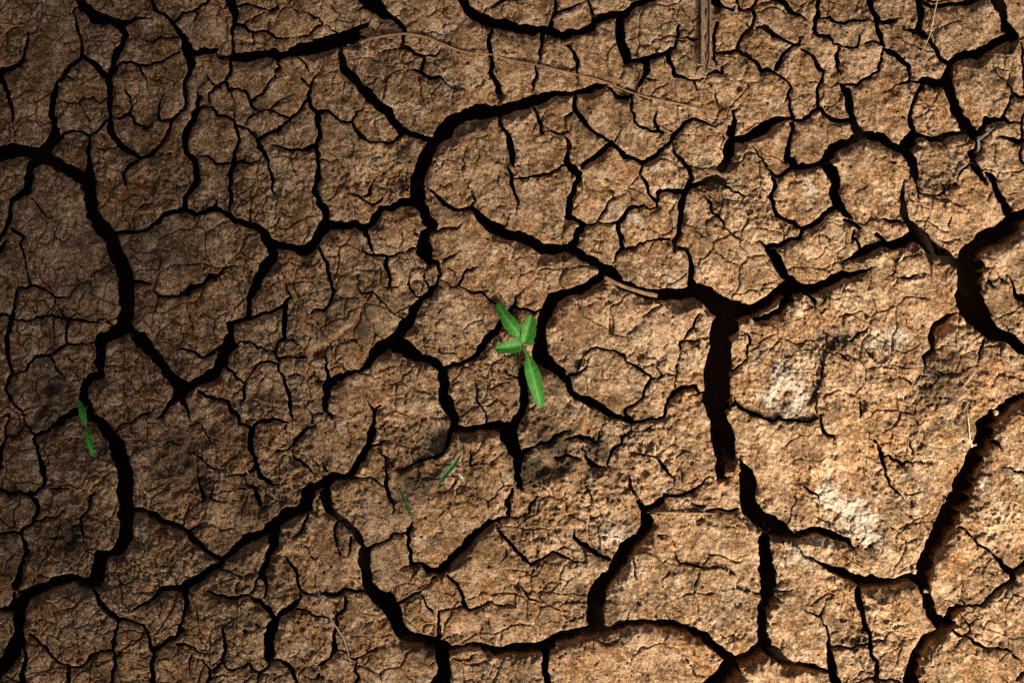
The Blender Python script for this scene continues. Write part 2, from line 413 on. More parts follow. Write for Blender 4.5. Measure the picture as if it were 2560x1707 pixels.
287,585,159 312,579,128 344,579,89 370,572,102 395,553,112 421,536,121 453,523,143 454,523,141
332,572,57 330,540,45 332,528,38 354,513,48 379,508,45 399,510,19
332,531,32 306,539,16
381,505,26 379,489,16
395,520,19 411,532,26
310,446,64 311,457,64 316,480,19
335,703,128 367,705,70 379,711,26
351,732,26 376,728,45 395,741,80 424,743,70 453,735,96 454,734,97
376,620,19 399,604,26
426,738,45 427,722,26
490,446,143 489,464,143 464,489,112 457,508,112 457,523,143 446,528,143
457,523,128 483,531,102 508,528,112 528,520,143 540,523,128 566,537,128 591,553,159 623,563,159 649,569,191 665,582,255 671,607,255 677,623,287
537,518,96 540,499,51 542,486,19
496,496,16 524,485,26 553,473,26
573,446,116 572,480,96 575,505,89 572,531,45
626,553,80 625,524,57 626,496,45 630,483,19
680,446,74 684,454,70 684,477,57 684,496,26
684,481,38 712,480,32
677,566,38 693,553,45 709,534,32
791,446,136 789,461,128 786,480,143 797,502,159 811,531,175 813,553,223 811,572,287
811,563,287 840,561,175 854,562,168
674,610,223 703,614,175 735,625,175 760,626,255 783,607,223 795,588,255 808,572,255
795,620,80 807,646,89 818,674,102 824,697,89 830,712,80 838,728,112 821,754,80 805,773,80 786,773,70 773,786,45
681,636,255 665,661,239 652,693,223 636,719,207 623,741,153 620,767,143 622,792,128
566,808,128 598,802,112 623,799,121 655,784,96 681,779,89 697,770,89 711,767,128 714,751,96 722,738,70 714,722,57 720,703,26
725,752,45 751,751,45 779,738,26
714,767,143 708,795,134 708,824,121 709,846,89 705,854,78
712,848,57 729,854,50
569,808,159 575,837,159 578,854,181
446,735,89 464,732,112 483,712,112 508,706,89 528,690,96 547,689,80 556,674,80 579,668,57 598,663,32
556,671,38 569,655,38 550,642,32 540,626,19
569,655,32 582,646,19
553,697,45 559,712,32 575,724,16
518,687,45 513,671,16
491,741,38 496,760,38 504,779,32 507,795,16
572,767,32 577,792,45
469,623,26 477,604,32 486,588,19
837,738,45 854,741,41
834,764,19 838,779,32 854,781,35
748,842,32 770,837,38 787,842,45 791,815,26
840,854,44 846,850,38 854,849,38
854,835,16 846,842,16 827,854,18
1048,446,312 1047,464,303 1042,489,319 1046,512,319 1065,543,239 1081,563,207 1065,579,175 1061,604,239 1061,630,287 1077,649,191 1100,655,112
1036,502,287 1004,508,207 979,518,191 956,518,128 940,537,223 928,553,191 908,569,175 883,564,175 857,559,159 846,559,171
912,579,159 924,598,112 931,623,96 934,636,64
870,483,45 896,492,64 918,505,70 937,512,57 953,505,70 966,492,19
908,492,45 923,480,96 926,464,57 936,446,40
1010,454,26 1010,470,45 1023,477,64
905,607,32 905,626,57 918,638,70 940,639,80 959,641,96 972,646,70 998,636,64 1023,628,51 1042,620,57 1052,598,96
1039,559,19 1042,579,48 1052,591,64
966,646,96 964,671,102 972,693,96 974,716,70
972,716,57 950,716,32 940,732,26
979,716,48 998,716,45 1010,728,19
1036,626,38 1038,646,32 1049,665,45 1063,677,48 1068,661,32
1020,674,32 1046,665,19
1018,677,32 1023,697,45 1023,716,64 1036,735,64 1049,741,80
1063,677,45 1060,703,51 1074,722,57 1084,728,70
1026,698,26 1058,697,26
1100,655,96 1103,674,64 1101,700,70 1087,719,128 1071,738,159 1052,748,159 1042,767,223 1030,786,239 1014,811,271 998,834,287 980,854,345
1106,668,45 1128,671,48 1138,684,45 1144,692,32 1154,684,57 1160,677,70 1179,671,48 1202,663,19
1154,687,64 1152,712,64 1135,716,45 1106,700,45
1154,716,57 1183,728,64 1208,735,70 1224,748,64 1243,760,48
1109,646,57 1128,636,57 1151,628,32
1087,575,70 1116,564,57 1138,567,57 1160,556,26
1065,467,38 1081,483,96 1097,499,112 1116,510,112 1144,521,102 1167,523,112 1183,518,143 1199,540,223 1224,563,287 1254,575,287
1173,473,32 1176,486,45 1187,499,57 1179,512,64
1159,446,33 1167,464,19
848,744,32 889,741,32
877,665,19 886,684,32 896,700,38 899,719,38 908,733,57 928,730,64 943,744,57 966,767,57 991,786,45 1010,799,45
877,690,26 896,687,38
861,646,19 864,655,19
907,738,16 905,773,16 886,808,16 848,843,16 846,844,16
846,852,33 870,850,38 891,851,45 891,854,43
1213,854,175 1215,853,175 1234,830,191 1246,811,143
1276,446,109 1277,448,112 1283,477,89 1291,505,48 1292,524,32 1277,537,26 1265,559,16
1305,446,77 1308,446,80 1311,446,77
1448,446,182 1452,451,175 1439,467,159 1430,492,159 1423,518,175 1422,540,175 1442,547,112 1455,556,143 1449,579,191 1439,598,207 1430,614,239
1465,457,45 1471,470,32 1497,480,16
1512,464,19 1525,473,38 1532,489,45 1516,508,57 1503,531,57 1495,548,70 1477,556,80 1461,559,89
1532,489,38 1544,485,32 1564,484,16
1495,548,64 1512,558,57 1532,556,80 1551,559,128 1554,553,128 1570,528,102 1589,520,80 1611,516,64 1627,520,57 1640,512,57 1650,496,80 1646,480,80 1654,473,74
1637,524,57 1621,531,19
1608,446,96 1615,457,96 1627,486,89 1643,502,80
1653,477,112 1654,476,112
1552,566,128 1554,591,112 1557,617,112 1544,630,112 1538,649,57 1528,658,45
1560,620,80 1589,614,64 1615,606,70 1646,602,70 1654,603,68
1246,574,255 1248,575,255 1280,588,255 1308,595,287 1334,607,223 1359,620,271 1391,622,255 1430,620,255 1455,636,223 1484,649,207 1506,671,255 1522,674,287
1528,684,287 1554,709,223 1589,725,239 1621,735,239 1653,736,239 1654,736,238
1509,681,223 1497,700,207 1471,714,207 1439,725,191 1407,735,207 1382,748,287 1366,770,255 1359,799,287 1353,830,271 1351,854,295
1398,687,38 1417,671,45 1423,668,19
1289,767,96 1312,773,80 1334,781,80 1350,770,80
1273,783,143 1283,770,112 1286,764,96 1289,744,57 1299,735,45 1308,722,38 1320,708,19
1261,795,159 1248,811,175 1246,814,177
1261,620,45 1264,639,32 1259,658,16
1278,697,45 1278,712,26
1465,760,38 1493,757,32
1522,744,32 1525,757,45
1525,799,38 1528,824,57
1637,751,48 1653,760,45 1630,776,57 1611,792,48 1608,805,19
1567,829,32 1583,821,32 1591,811,19
1532,846,32 1532,854,36
1347,550,19 1369,559,32 1391,588,19
1646,493,80 1651,486,80 1648,477,80 1667,475,89 1689,480,121 1708,480,159
1727,446,124 1723,467,159 1713,483,159 1705,499,143 1704,528,143 1700,559,143 1699,588,143 1683,604,143 1685,626,96
1728,469,128 1753,462,143 1772,451,175 1791,448,191 1810,461,89 1836,475,57 1855,485,48 1874,486,26
1756,489,38 1772,499,89 1775,518,70 1791,537,70 1804,550,70 1812,572,45 1823,588,70 1842,595,57 1861,599,38 1881,602,19
1887,595,19 1903,601,57 1916,617,96
1696,620,96 1715,623,89 1724,639,112 1726,671,143 1728,697,159 1734,719,223
1646,602,68 1670,601,64
1935,446,93 1935,464,102 1927,492,121 1932,521,121 1941,543,112 1964,551,89 1983,556,102 2005,569,112 2027,567,159 2042,553,175 2059,537,159 2082,528,159
1949,556,38 1951,575,48 1960,598,45
2005,575,96 2002,591,112 1976,601,112 1951,609,121 1925,618,143 1922,620,159 1938,642,207 1948,665,223 1964,687,207 1983,706,191 2008,722,255 2037,725,287 2062,709,223 2084,698,242
2081,446,240 2084,451,227
1646,736,221 1664,738,239 1712,738,255 1743,725,351 1766,738,415 1791,757,478 1823,783,542 1855,779,415 1887,773,287 1919,757,287 1941,738,287 1964,719,319 1999,722,287
1817,799,606 1810,830,574 1801,854,527
1887,799,112 1919,794,143 1951,779,175 1967,754,191 1976,735,191
2040,767,38 2037,757,89 2027,748,96 2015,738,128
1753,786,70 1737,815,70 1718,834,70 1708,850,70 1704,854,85
1708,853,57 1740,853,45 1763,850,32 1775,840,26
1646,762,41 1648,760,38
1855,827,45 1874,834,48 1881,843,80 1877,854,76
1874,537,19 1890,540,32 1900,553,16
1903,735,45 1906,709,38 1928,706,32 1951,693,38
1753,687,19 1769,690,32 1772,674,19
1804,671,19 1807,684,26
1823,684,19 1830,697,26
1810,748,45 1820,732,38 1833,722,26
1769,700,26 1782,722,32
2053,588,38 2072,601,45
2043,783,45 2045,805,32 2069,818,32 2069,846,45 2066,854,42
2090,446,219 2092,448,207 2089,480,287 2092,505,239 2111,528,175 2124,543,112
2076,524,159 2086,518,159
2113,553,96 2130,559,112 2149,567,96 2159,569,45
2137,579,80 2132,598,89 2146,610,96 2152,620,128
2076,700,267 2086,697,255 2108,685,207 2143,685,159 2165,671,80 2178,661,38
2105,658,38 2130,647,128 2156,630,223 2181,614,191 2210,607,175 2239,614,223 2264,604,287 2283,591,287
2181,540,26 2200,548,48 2213,551,89 2235,556,96 2258,556,96
2194,588,112 2210,595,96 2219,601,64
2248,572,38 2251,588,38
2265,446,39 2261,464,70 2253,496,143 2259,528,191 2267,550,159 2283,566,223 2299,591,287 2321,614,287 2341,623,287 2366,639,255 2382,652,191 2404,658,191
2291,446,99 2296,457,70 2296,486,57 2293,512,16
2299,485,45 2325,485,51 2347,488,45 2363,480,70 2350,461,38
2312,446,32 2318,457,26
2341,598,38 2372,598,45 2401,595,45
2463,446,119 2471,461,32
2483,446,96 2490,464,159 2503,489,175 2513,512,191 2522,528,255
2391,446,41 2390,448,38
2387,462,89 2391,463,80
2379,540,38 2376,563,64
2363,515,51 2369,528,32
2395,486,16 2411,515,19 2427,528,16
2618,501,281 2560,540,351 2532,559,478 2506,585,478 2475,598,478 2443,620,478 2424,642,574 2427,671,654 2427,703,654 2425,735,638 2427,757,606 2443,783,574 2462,808,478 2484,834,351 2519,843,239 2536,854,250
2516,690,38 2529,712,80 2545,741,191 2560,748,191 2625,774,153
2479,708,112 2484,719,45
2503,703,57 2505,703,57
2392,776,89 2372,792,159 2347,811,191 2334,837,175 2331,854,175
2251,693,51 2280,693,57 2296,685,45 2318,682,26
2283,700,32 2283,712,19
2226,687,51 2239,681,64 2232,668,38
2379,661,32 2369,674,32 2360,706,32 2376,722,32 2379,744,19
2137,719,19 2140,738,38 2165,744,26 2168,725,19
2264,786,26 2269,811,45
2465,850,80 2463,854,82
2130,846,83 2149,830,77 2172,818,38
2098,854,95 2092,846,77
20,846,128 19,880,128 22,912,112 30,931,96 24,953,80 21,979,102 26,1001,96 45,1020,89 51,1036,57 53,1055,45
32,934,70 41,934,64 64,921,80 83,896,80 118,889,96 143,877,96 166,861,96 191,857,64 223,853,38
166,846,84 166,861,89
38,937,45 48,953,32 61,975,16
124,896,70 137,918,70 156,937,51 169,953,19
163,886,32 179,902,64 188,907,19
179,928,26 191,943,64
253,846,306 252,848,303 247,880,239 247,912,207 249,937,191 223,947,191 207,963,191 204,988,239 217,1017,223 223,1039,191
51,1036,57 77,1030,32
-63,1077,56 0,1046,70 19,1036,70 13,1068,57 14,1093,70 3,1119,102 0,1138,102 -12,1207,82
16,1093,57 38,1090,57 54,1068,45
54,1065,45 73,1074,70 81,1090,96 105,1081,96 128,1065,128 153,1046,143 179,1030,143 198,1026,96
80,1093,96 88,1119,96 99,1144,128 105,1173,143 110,1195,112 102,1218,96 86,1234,89 70,1237,80 48,1232,89 26,1238,89 0,1230,112 -67,1210,89
73,1240,89 87,1257,118
121,1135,45 137,1132,38 153,1116,45 172,1103,45 198,1098,45 210,1100,19
172,1063,32 204,1063,45 220,1061,45
121,1218,45 140,1221,64 166,1218,48 179,1226,19
230,1042,223 252,1061,287 268,1081,287 287,1106,319 303,1144,319 311,1183,351 311,1224,367 310,1257,353
236,1119,16 252,1109,32
303,963,38 309,988,45 314,1010,19
303,1023,26 306,1049,38 305,1065,32
287,1081,80 306,1065,45 332,1052,57 354,1039,64 370,1030,89 379,1025,32
386,1039,38 405,1033,96 424,1010,128 443,988,191
352,846,319 354,848,319 376,880,255 402,905,271 421,934,239 443,959,271 454,961,251
446,975,223 454,998,148
322,1138,26 335,1125,32 357,1119,32 383,1116,32 411,1111,45 434,1109,70 446,1112,45
411,1087,19 411,1106,26
367,1230,38 389,1221,45 415,1202,32
222,1257,80 223,1246,80 236,1230,45
181,1257,27 185,1253,26
437,921,38 453,918,19
575,846,237 572,857,287 559,877,223 553,905,223 537,928,271 512,940,239 486,956,223 454,969,287 446,979,246
446,873,70 464,875,70 492,886,70 512,892,80 540,880,89 559,870,80
553,908,128 579,928,96 595,950,80 610,959,80 620,947,57 628,924,64 642,915,80 655,907,89 681,908,80 697,912,70
610,963,80 609,979,89 614,995,70 604,1007,45 601,1020,32
585,861,80 604,856,70 626,853,70 646,870,70 665,869,48 671,878,48 687,885,70 697,902,80
706,846,108 697,861,64 690,880,57
714,848,57 735,853,48 751,864,38 760,878,26
697,896,80 719,891,57 741,894,64 760,889,64
811,873,45 840,861,32 846,848,32 854,848,33
811,892,77 815,902,77 818,928,89 818,953,159 821,979,175 816,1004,175 818,1026,143 830,1042,80 837,1065,26
824,956,159 846,943,143 854,940,135
697,912,80 700,931,70 712,943,89 722,969,102 724,991,102 728,1017,112 730,1042,70
719,939,38 744,931,64 764,940,38 786,940,45 799,953,45 811,956,48
767,943,32 776,969,38 779,991,45 770,1007,38
735,975,26 760,969,26 776,971,26
735,1007,38 760,1004,45 770,1026,45 786,1034,57 811,1034,48
783,1039,64 779,1055,51
712,1060,57 712,1081,45 716,1100,19
802,1052,26 783,1065,57 757,1074,80 743,1090,96 735,1109,70 712,1122,57 687,1127,64 674,1133,26
636,1061,89 661,1054,89 677,1047,102 697,1052,89 719,1052,45
499,979,96 521,988,89 550,991,89 569,1001,96 575,1023,112 595,1039,96 601,1055,96 626,1063,112
630,1068,143 630,1093,159 631,1119,175 638,1144,128 642,1170,128 652,1195,128 681,1211,89 703,1213,45
636,1167,96 623,1181,89 604,1191,64 579,1187,45 566,1195,19
610,1199,64 623,1215,57 639,1221,80 647,1240,128 652,1257,138
454,979,191 457,1004,159 469,1023,89 472,1046,32
486,1046,38 505,1068,51 518,1087,51 524,1109,45 515,1122,19
489,1106,32 486,1128,45 508,1144,57 521,1160,45 537,1173,48 559,1176,26
492,1192,64 499,1221,80 508,1250,80 506,1257,74
543,1202,38 531,1224,57 524,1246,70 556,1256,45 557,1257,43
732,1125,32 738,1148,70 757,1164,89 773,1173,57 789,1181,32
776,1135,19 786,1154,38 799,1167,57 802,1179,32
805,1148,26 815,1173,64
853,1049,19 854,1051,20
754,1114,38 773,1109,19
854,1191,199 830,1192,287 808,1211,287 776,1224,319 764,1237,191 761,1257,148
815,1215,191 815,1246,255 819,1257,249
783,1234,128 779,1256,159 779,1257,162
987,846,277 982,854,287 953,867,319 934,892,223 918,918,159 896,928,96 867,934,89 848,948,112 846,949,117
998,864,351 1023,880,287 1052,896,255 1081,905,255 1103,924,207
1106,928,223 1109,959,255 1111,991,255 1125,1020,319 1132,1042,223 1130,1074,159 1125,1103,128 1116,1122,57 1112,1132,26
1112,923,128 1135,913,128 1167,899,134 1192,886,159 1211,857,159 1221,846,192
1138,1071,159 1167,1076,223 1202,1071,223 1234,1063,223 1254,1061,201
1199,908,19 1189,940,38 1195,969,45 1191,995,64 1205,1017,64 1213,1042,64 1215,1055,70
870,870,19 864,905,32
846,856,34 861,848,38 889,848,45 892,857,45 905,877,26
915,998,38 928,1017,57 939,1028,80 959,1010,32
937,1030,112 934,1055,128 926,1087,159 923,1109,175 905,1132,223 889,1154,223 877,1179,159 870,1189,159
934,1112,64 959,1103,57 979,1097,19
959,1081,38 958,1065,45 966,1049,45 974,1044,19
947,1119,57 950,1135,45 966,1144,57 967,1173,70 966,1195,80 966,1218,89 975,1243,96 979,1257,83
870,1195,128 896,1191,48 921,1189,45 937,1199,51 959,1210,51
846,1192,197 848,1191,191 864,1186,128
854,1052,19 873,1077,45 861,1109,26
1007,1176,45 1030,1164,64 1052,1151,70 1081,1144,89 1103,1135,96 1112,1122,64
1173,1116,19 1178,1141,70 1178,1167,70
1160,1170,45 1183,1167,45 1208,1148,19
1122,1224,38 1144,1205,64 1146,1192,38
1116,1256,32 1117,1257,37
1119,1256,26 1164,1251,32 1179,1256,32 1181,1257,32
953,966,32 959,950,32 979,947,19
972,995,26 1004,991,38 1020,966,19
979,1068,19 998,1068,38 1017,1066,16
1046,1055,51 1052,1046,48 1074,1042,38 1090,1023,19
1350,846,333 1350,864,351 1350,896,383 1379,912,255 1404,928,207 1420,950,191 1428,979,175 1442,995,191 1471,1004,223 1500,1017,191 1522,1036,175 1548,1046,175
1312,928,223 1308,953,239 1312,979,223 1310,1010,191 1302,1036,223 1286,1055,255 1277,1077,287 1270,1087,351
1257,915,32 1270,934,45 1286,943,51 1299,953,64
1423,939,80 1442,932,80 1458,918,64 1468,902,48 1477,888,26
1442,924,48 1442,908,48 1458,889,38 1477,873,64 1493,867,64 1512,875,57 1533,873,57 1557,886,64 1567,899,57 1589,915,64 1615,934,70 1627,943,70
1532,869,45 1530,853,26
1627,947,80 1611,969,80 1605,991,80 1586,1007,80 1567,1020,89 1567,1036,112 1576,1052,128
1592,915,45 1595,889,38 1618,877,38 1624,865,19
1618,880,32 1643,896,38 1643,918,45 1651,934,57 1650,953,57 1627,948,57
1643,896,32 1654,888,25
1653,937,57 1654,937,57
1650,953,32 1654,975,23
1548,1046,128 1576,1054,128 1602,1052,89 1624,1046,89 1646,1049,70 1654,1045,70
1573,1055,45 1576,1074,45 1599,1076,45 1627,1071,48 1646,1061,26
1576,1077,70 1554,1090,80 1549,1106,89 1525,1128,80 1519,1154,80 1519,1170,38
1532,1055,19 1551,1061,38 1570,1065,38
1506,1061,38 1500,1081,48 1487,1106,64
1277,1087,383 1283,1112,319 1299,1138,255 1292,1167,175 1292,1199,191 1299,1218,96
1246,1068,237 1264,1068,255
1312,1128,112 1337,1119,89 1366,1108,89 1391,1090,102 1407,1077,57 1430,1071,26
1417,1097,96 1436,1093,115 1471,1097,121 1487,1106,96
1458,1112,38 1460,1132,57 1474,1154,102 1493,1167,89 1512,1167,51
1388,1148,64 1410,1143,96 1449,1141,57
1283,1224,96 1270,1240,112 1268,1257,104
1345,1243,51 1334,1257,63
1455,1205,45 1465,1224,57 1474,1240,64 1481,1253,38
1567,1189,83 1579,1211,96 1592,1237,89 1598,1257,81
1567,1122,32 1576,1133,45 1602,1135,57 1618,1138,48 1640,1148,57 1654,1162,85
1634,1097,32 1640,1122,45 1642,1144,32
1645,1257,159 1654,1248,159
1423,1001,45 1420,1014,26
1804,846,524 1804,864,542 1798,896,574 1795,928,606 1791,959,606 1788,991,574 1791,1023,542 1798,1055,478 1807,1087,542 1810,1119,574 1814,1144,510 1804,1167,319 1801,1192,191 1817,1200,96 1836,1199,26
1850,1144,38 1855,1160,128 1868,1183,351 1871,1215,383 1868,1246,383 1869,1257,396
1710,846,77 1702,857,96 1702,880,57 1696,902,48 1692,934,64 1691,966,70
1708,851,64 1737,853,45 1759,849,32 1775,848,26
1747,975,80 1737,963,112 1712,966,128 1692,979,134 1673,995,112 1662,1017,80 1659,1039,80 1646,1043,66
1721,988,32 1743,987,64 1756,979,96
1646,921,47 1653,937,57 1648,953,51 1646,952,52
1646,892,24 1667,877,16
1654,937,48 1673,932,48 1689,934,57
1649,956,32 1656,985,19
1882,846,77 1877,857,70 1865,886,70 1865,896,57 1846,918,64 1833,928,96
1861,899,26 1881,912,19
1823,1020,64 1836,1004,96 1849,1020,89 1865,1030,89 1893,1034,80 1909,1046,80 1932,1049,70 1948,1039,70 1960,1047,80 1983,1049,80 1999,1055,70 2024,1050,57 2043,1047,57
1834,988,38 1836,1007,64
2051,1030,38 2051,1055,70 2054,1077,89 2066,1089,102 2084,1090,70
2008,873,45 2037,877,32 2046,886,38 2056,918,70 2056,940,64 2053,959,26 2037,979,26 2030,998,16
2056,1112,26 2066,1135,19
1852,1141,45 1874,1138,19
1941,1151,26 1967,1159,19
1646,1155,73 1657,1167,96 1667,1186,89 1680,1199,57 1683,1227,32
1664,1144,38 1670,1133,32 1689,1128,26
1646,1254,98 1648,1253,96 1664,1238,112 1686,1240,89 1708,1235,102 1734,1224,112 1750,1211,80 1759,1195,45 1782,1189,26
1785,1218,19 1791,1195,38
1724,1250,32 1735,1257,42
1914,1257,41 1922,1246,26
2008,1215,45 2027,1230,83 2043,1237,57 2052,1257,40
2527,846,255 2532,848,255 2548,864,223 2560,873,191 2615,917,153
2334,846,163 2331,851,159 2331,873,143 2315,892,159 2310,915,77
2337,880,45 2341,892,19
2465,848,70 2455,870,80 2447,896,64 2444,915,19
2616,947,179 2560,988,223 2538,1004,255 2513,1017,271 2487,1036,351 2465,1061,415 2462,1093,399 2452,1122,415 2436,1144,446 2427,1176,478 2414,1208,510 2401,1240,478 2394,1257,478
2484,1109,128 2503,1119,51
2506,1164,45 2532,1170,64 2548,1178,80 2560,1179,64 2629,1189,51
2076,1091,65 2079,1092,64 2086,1093,48 2084,1116,26
2170,1077,32 2172,1097,57 2188,1109,70 2200,1128,89 2210,1144,121 2216,1176,89 2226,1202,70 2229,1216,64 2248,1230,45 2264,1242,38 2280,1243,32 2289,1257,36
2117,1106,26 2146,1114,32 2178,1114,32
2213,1141,80 2226,1136,64 2235,1151,89 2258,1162,70 2277,1152,57 2296,1151,45 2318,1149,45 2347,1149,26
2156,1149,19 2162,1176,32 2175,1189,32 2180,1208,38 2188,1218,26
2264,1097,45 2270,1112,57 2283,1128,38
2283,1090,26 2286,1068,19
2203,918,32 2226,920,48 2239,926,26
2216,931,26 2226,943,48 2200,956,45 2178,959,32
2229,943,38 2258,943,38 2267,950,48 2277,959,51
2290,953,38 2298,937,57 2318,937,45
2296,959,38 2306,979,26
2251,993,32 2277,988,38
2270,1014,26 2286,995,38
2149,1046,32 2146,1030,64 2152,1010,45 2165,995,26
2159,959,19 2165,982,32
2159,861,38 2165,880,57 2178,899,38
2086,880,38 2108,886,45 2121,902,38
2127,848,83 2129,846,82
2414,979,32 2420,1004,32 2414,1036,38
2350,1036,16 2372,1055,26
2353,1240,51 2366,1246,57 2376,1246,64
2321,1010,19 2347,1007,32 2372,1010,26
312,1249,351 309,1280,351 314,1312,255 316,1341,351 303,1373,287 274,1382,191 252,1392,319 244,1424,319 239,1456,287
236,1459,287 204,1459,255 179,1446,287 153,1453,287 118,1465,239 89,1475,239 61,1488,287 48,1513,319 43,1545,351 48,1571,255 45,1599,351 29,1628,351 13,1653,351 0,1669,383 -44,1724,306
41,1468,191 45,1430,128 54,1398,112 61,1373,96 54,1347,89 48,1335,89 61,1319,80 83,1306,89 91,1280,121 89,1252,112 86,1249,108
-70,1325,71 0,1330,89 22,1331,89 45,1336,89
38,1484,96 29,1520,128 19,1526,223 0,1523,159 -69,1511,128
89,1301,64 108,1303,57 128,1293,57 143,1287,45 166,1268,38 185,1252,19
86,1312,45 88,1335,19
228,1249,78 223,1264,70 220,1271,57 204,1296,64 204,1315,80 210,1341,45 209,1373,38
198,1312,64 182,1319,38
185,1293,32 188,1309,38
175,1427,38 182,1411,38 201,1398,38 217,1389,26
207,1443,26 220,1427,32
92,1411,32 108,1421,26
230,1478,96 242,1497,121 261,1520,128 281,1542,121 293,1555,102 306,1548,89 332,1551,89 357,1559,89 367,1577,89 376,1602,112 383,1631,112 383,1660,128 386,1707,128 391,1777,102
293,1558,70 290,1583,89 284,1612,80 281,1625,80
383,1622,112 411,1615,89 430,1599,112 443,1586,112 454,1565,93
443,1609,70 454,1612,70
322,1695,31 392,1701,38 430,1704,45 454,1699,37
325,1542,16 328,1526,45 344,1516,70 370,1508,96 392,1491,112 405,1475,159 430,1473,191 454,1474,191
386,1462,38 399,1465,64
77,1586,80 99,1602,89 121,1622,96 137,1644,80 156,1660,80 179,1673,96 198,1669,80 220,1660,89 230,1637,89 249,1626,70 274,1623,80 287,1634,89 290,1653,80 281,1673,80 281,1707,89 281,1777,71
174,1676,96 171,1707,102 163,1777,82
188,1637,38 191,1653,38 198,1663,38
261,1596,19 265,1615,32 277,1622,38
293,1634,70 312,1626,45 344,1622,19
325,1666,19 348,1660,38 373,1663,38
354,1689,26 356,1707,32 362,1777,26
54,1590,96 61,1622,80 61,1660,128 57,1707,143 53,1777,115
19,1692,51 48,1704,45 112,1733,36
328,1276,159 354,1276,191 383,1290,191 408,1306,191 443,1314,191 454,1320,191
453,1309,45 454,1306,45
319,1398,38 344,1411,57 354,1424,45 367,1424,32 383,1430,32 399,1446,19
261,1427,32 287,1430,45 312,1430,45 332,1446,32 338,1478,19
446,1317,163 451,1319,159 469,1328,159 477,1344,175 492,1360,191 515,1376,143 534,1389,143 550,1395,143
469,1325,80 492,1312,64 512,1304,45
457,1309,45 464,1284,51 478,1258,32
553,1395,128 579,1381,207 607,1360,207 636,1341,255 661,1333,223 684,1325,287
556,1398,128 547,1414,159 521,1424,175 496,1446,207 470,1462,223 457,1472,223 446,1472,211
681,1315,319 703,1299,287 725,1280,287 751,1274,255 770,1264,287 776,1249,229
758,1249,137 759,1258,128
812,1249,223 818,1271,207 837,1290,191 854,1301,170
767,1287,89 760,1312,80 751,1331,64 732,1344,45
709,1331,32 725,1338,32
685,1341,159 684,1366,159 671,1392,143 658,1414,143 652,1433,159 661,1453,89 666,1472,80 663,1494,80
838,1309,80 838,1344,80 846,1366,64 853,1386,70 854,1387,69
830,1379,26 854,1388,55
697,1389,38 712,1389,51 724,1402,70 735,1421,89 744,1437,89 743,1459,89 754,1475,80 770,1484,70 792,1486,38
748,1478,64 751,1494,70 738,1513,143 712,1532,159 693,1548,143
732,1366,26 735,1395,32
744,1360,26 751,1370,45 773,1373,45 783,1395,38 795,1411,16
776,1347,19 778,1363,32
652,1437,128 639,1446,70 634,1468,70 623,1484,70
553,1424,70 572,1430,57 591,1440,45 604,1443,32 623,1433,26 638,1433,26
591,1459,32 593,1478,51
550,1440,26 551,1478,26
505,1475,45 524,1484,70 550,1491,89 572,1496,96 601,1491,96 620,1491,80 636,1500,96 655,1507,143 668,1523,159 684,1545,112
604,1445,26 610,1456,26 620,1453,16
465,1484,191 465,1516,112 461,1545,96 454,1571,89 446,1580,109
446,1613,66 464,1615,70 483,1622,64 492,1631,64 512,1636,48 543,1625,32
478,1637,57 477,1663,48 477,1689,38
486,1644,45 505,1653,51 520,1669,57 520,1692,96 518,1707,89 511,1777,71
524,1673,80 543,1663,89 559,1650,96
591,1532,26 588,1551,32 563,1566,38 558,1577,70 563,1599,89 561,1625,89 559,1650,89 572,1666,70 591,1669,70 610,1663,70 620,1653,70 633,1676,57 649,1682,96 668,1660,70 671,1653,64
521,1698,64 550,1685,64 572,1679,38
646,1685,70 641,1707,57 626,1775,46
652,1685,57 687,1685,45 703,1682,26
687,1555,159 681,1574,239 671,1599,255 668,1628,223 668,1647,159
674,1649,96 697,1649,89 712,1660,143 732,1679,112 740,1695,89 741,1707,96 750,1776,77
744,1523,64 767,1527,70 792,1535,70 818,1545,64 830,1553,80
854,1523,97 843,1535,112 840,1545,96 838,1574,80 840,1599,112 842,1622,112 827,1644,80 805,1657,89 792,1669,70
843,1622,64 854,1626,61
802,1481,45 824,1486,112 853,1481,128 854,1481,127
760,1692,45 789,1695,64 799,1685,96
609,1581,108 612,1583,96
641,1564,77 643,1565,70
846,1297,209 864,1306,175 886,1325,175 899,1347,143 907,1366,96
846,1367,62 848,1373,57
880,1344,89 880,1366,70 872,1382,57
978,1249,93 982,1261,80 985,1277,26
1031,1299,64 1020,1319,112 1020,1344,112 1026,1366,96 1028,1392,96 1031,1411,143
1017,1335,80 991,1335,70 972,1341,70 950,1354,80 924,1365,96 908,1379,191
910,1386,255 915,1411,239 916,1437,255 920,1462,287 940,1484,351 966,1504,383 982,1526,383 991,1551,319 998,1574,351 1020,1593,319 1055,1602,255 1087,1615,319
972,1481,96 982,1504,191
991,1427,19 1004,1419,45 1026,1416,57
1036,1408,80 1055,1413,96 1074,1424,175 1100,1427,191 1119,1411,207 1138,1389,207 1157,1366,207 1176,1344,207 1199,1322,191 1218,1306,175 1246,1301,128 1254,1299,118
1084,1443,64 1077,1456,57 1058,1472,51 1049,1481,64 1030,1484,70 1014,1497,89 998,1510,96
1055,1488,70 1068,1507,70 1081,1526,80 1084,1535,26
1119,1437,70 1138,1456,89 1151,1478,102 1157,1507,112 1160,1520,80
1100,1529,57 1125,1521,48 1148,1516,64 1167,1523,70 1189,1523,70 1208,1515,64 1230,1508,57 1250,1520,38 1254,1517,37
1101,1532,64 1098,1558,70 1098,1586,70 1093,1602,96
1100,1598,48 1122,1590,45 1148,1583,26
1119,1268,45 1125,1287,38 1138,1299,16
1199,1258,32 1203,1280,32 1213,1296,32
1164,1255,26 1192,1264,32
1243,1312,64 1254,1331,91
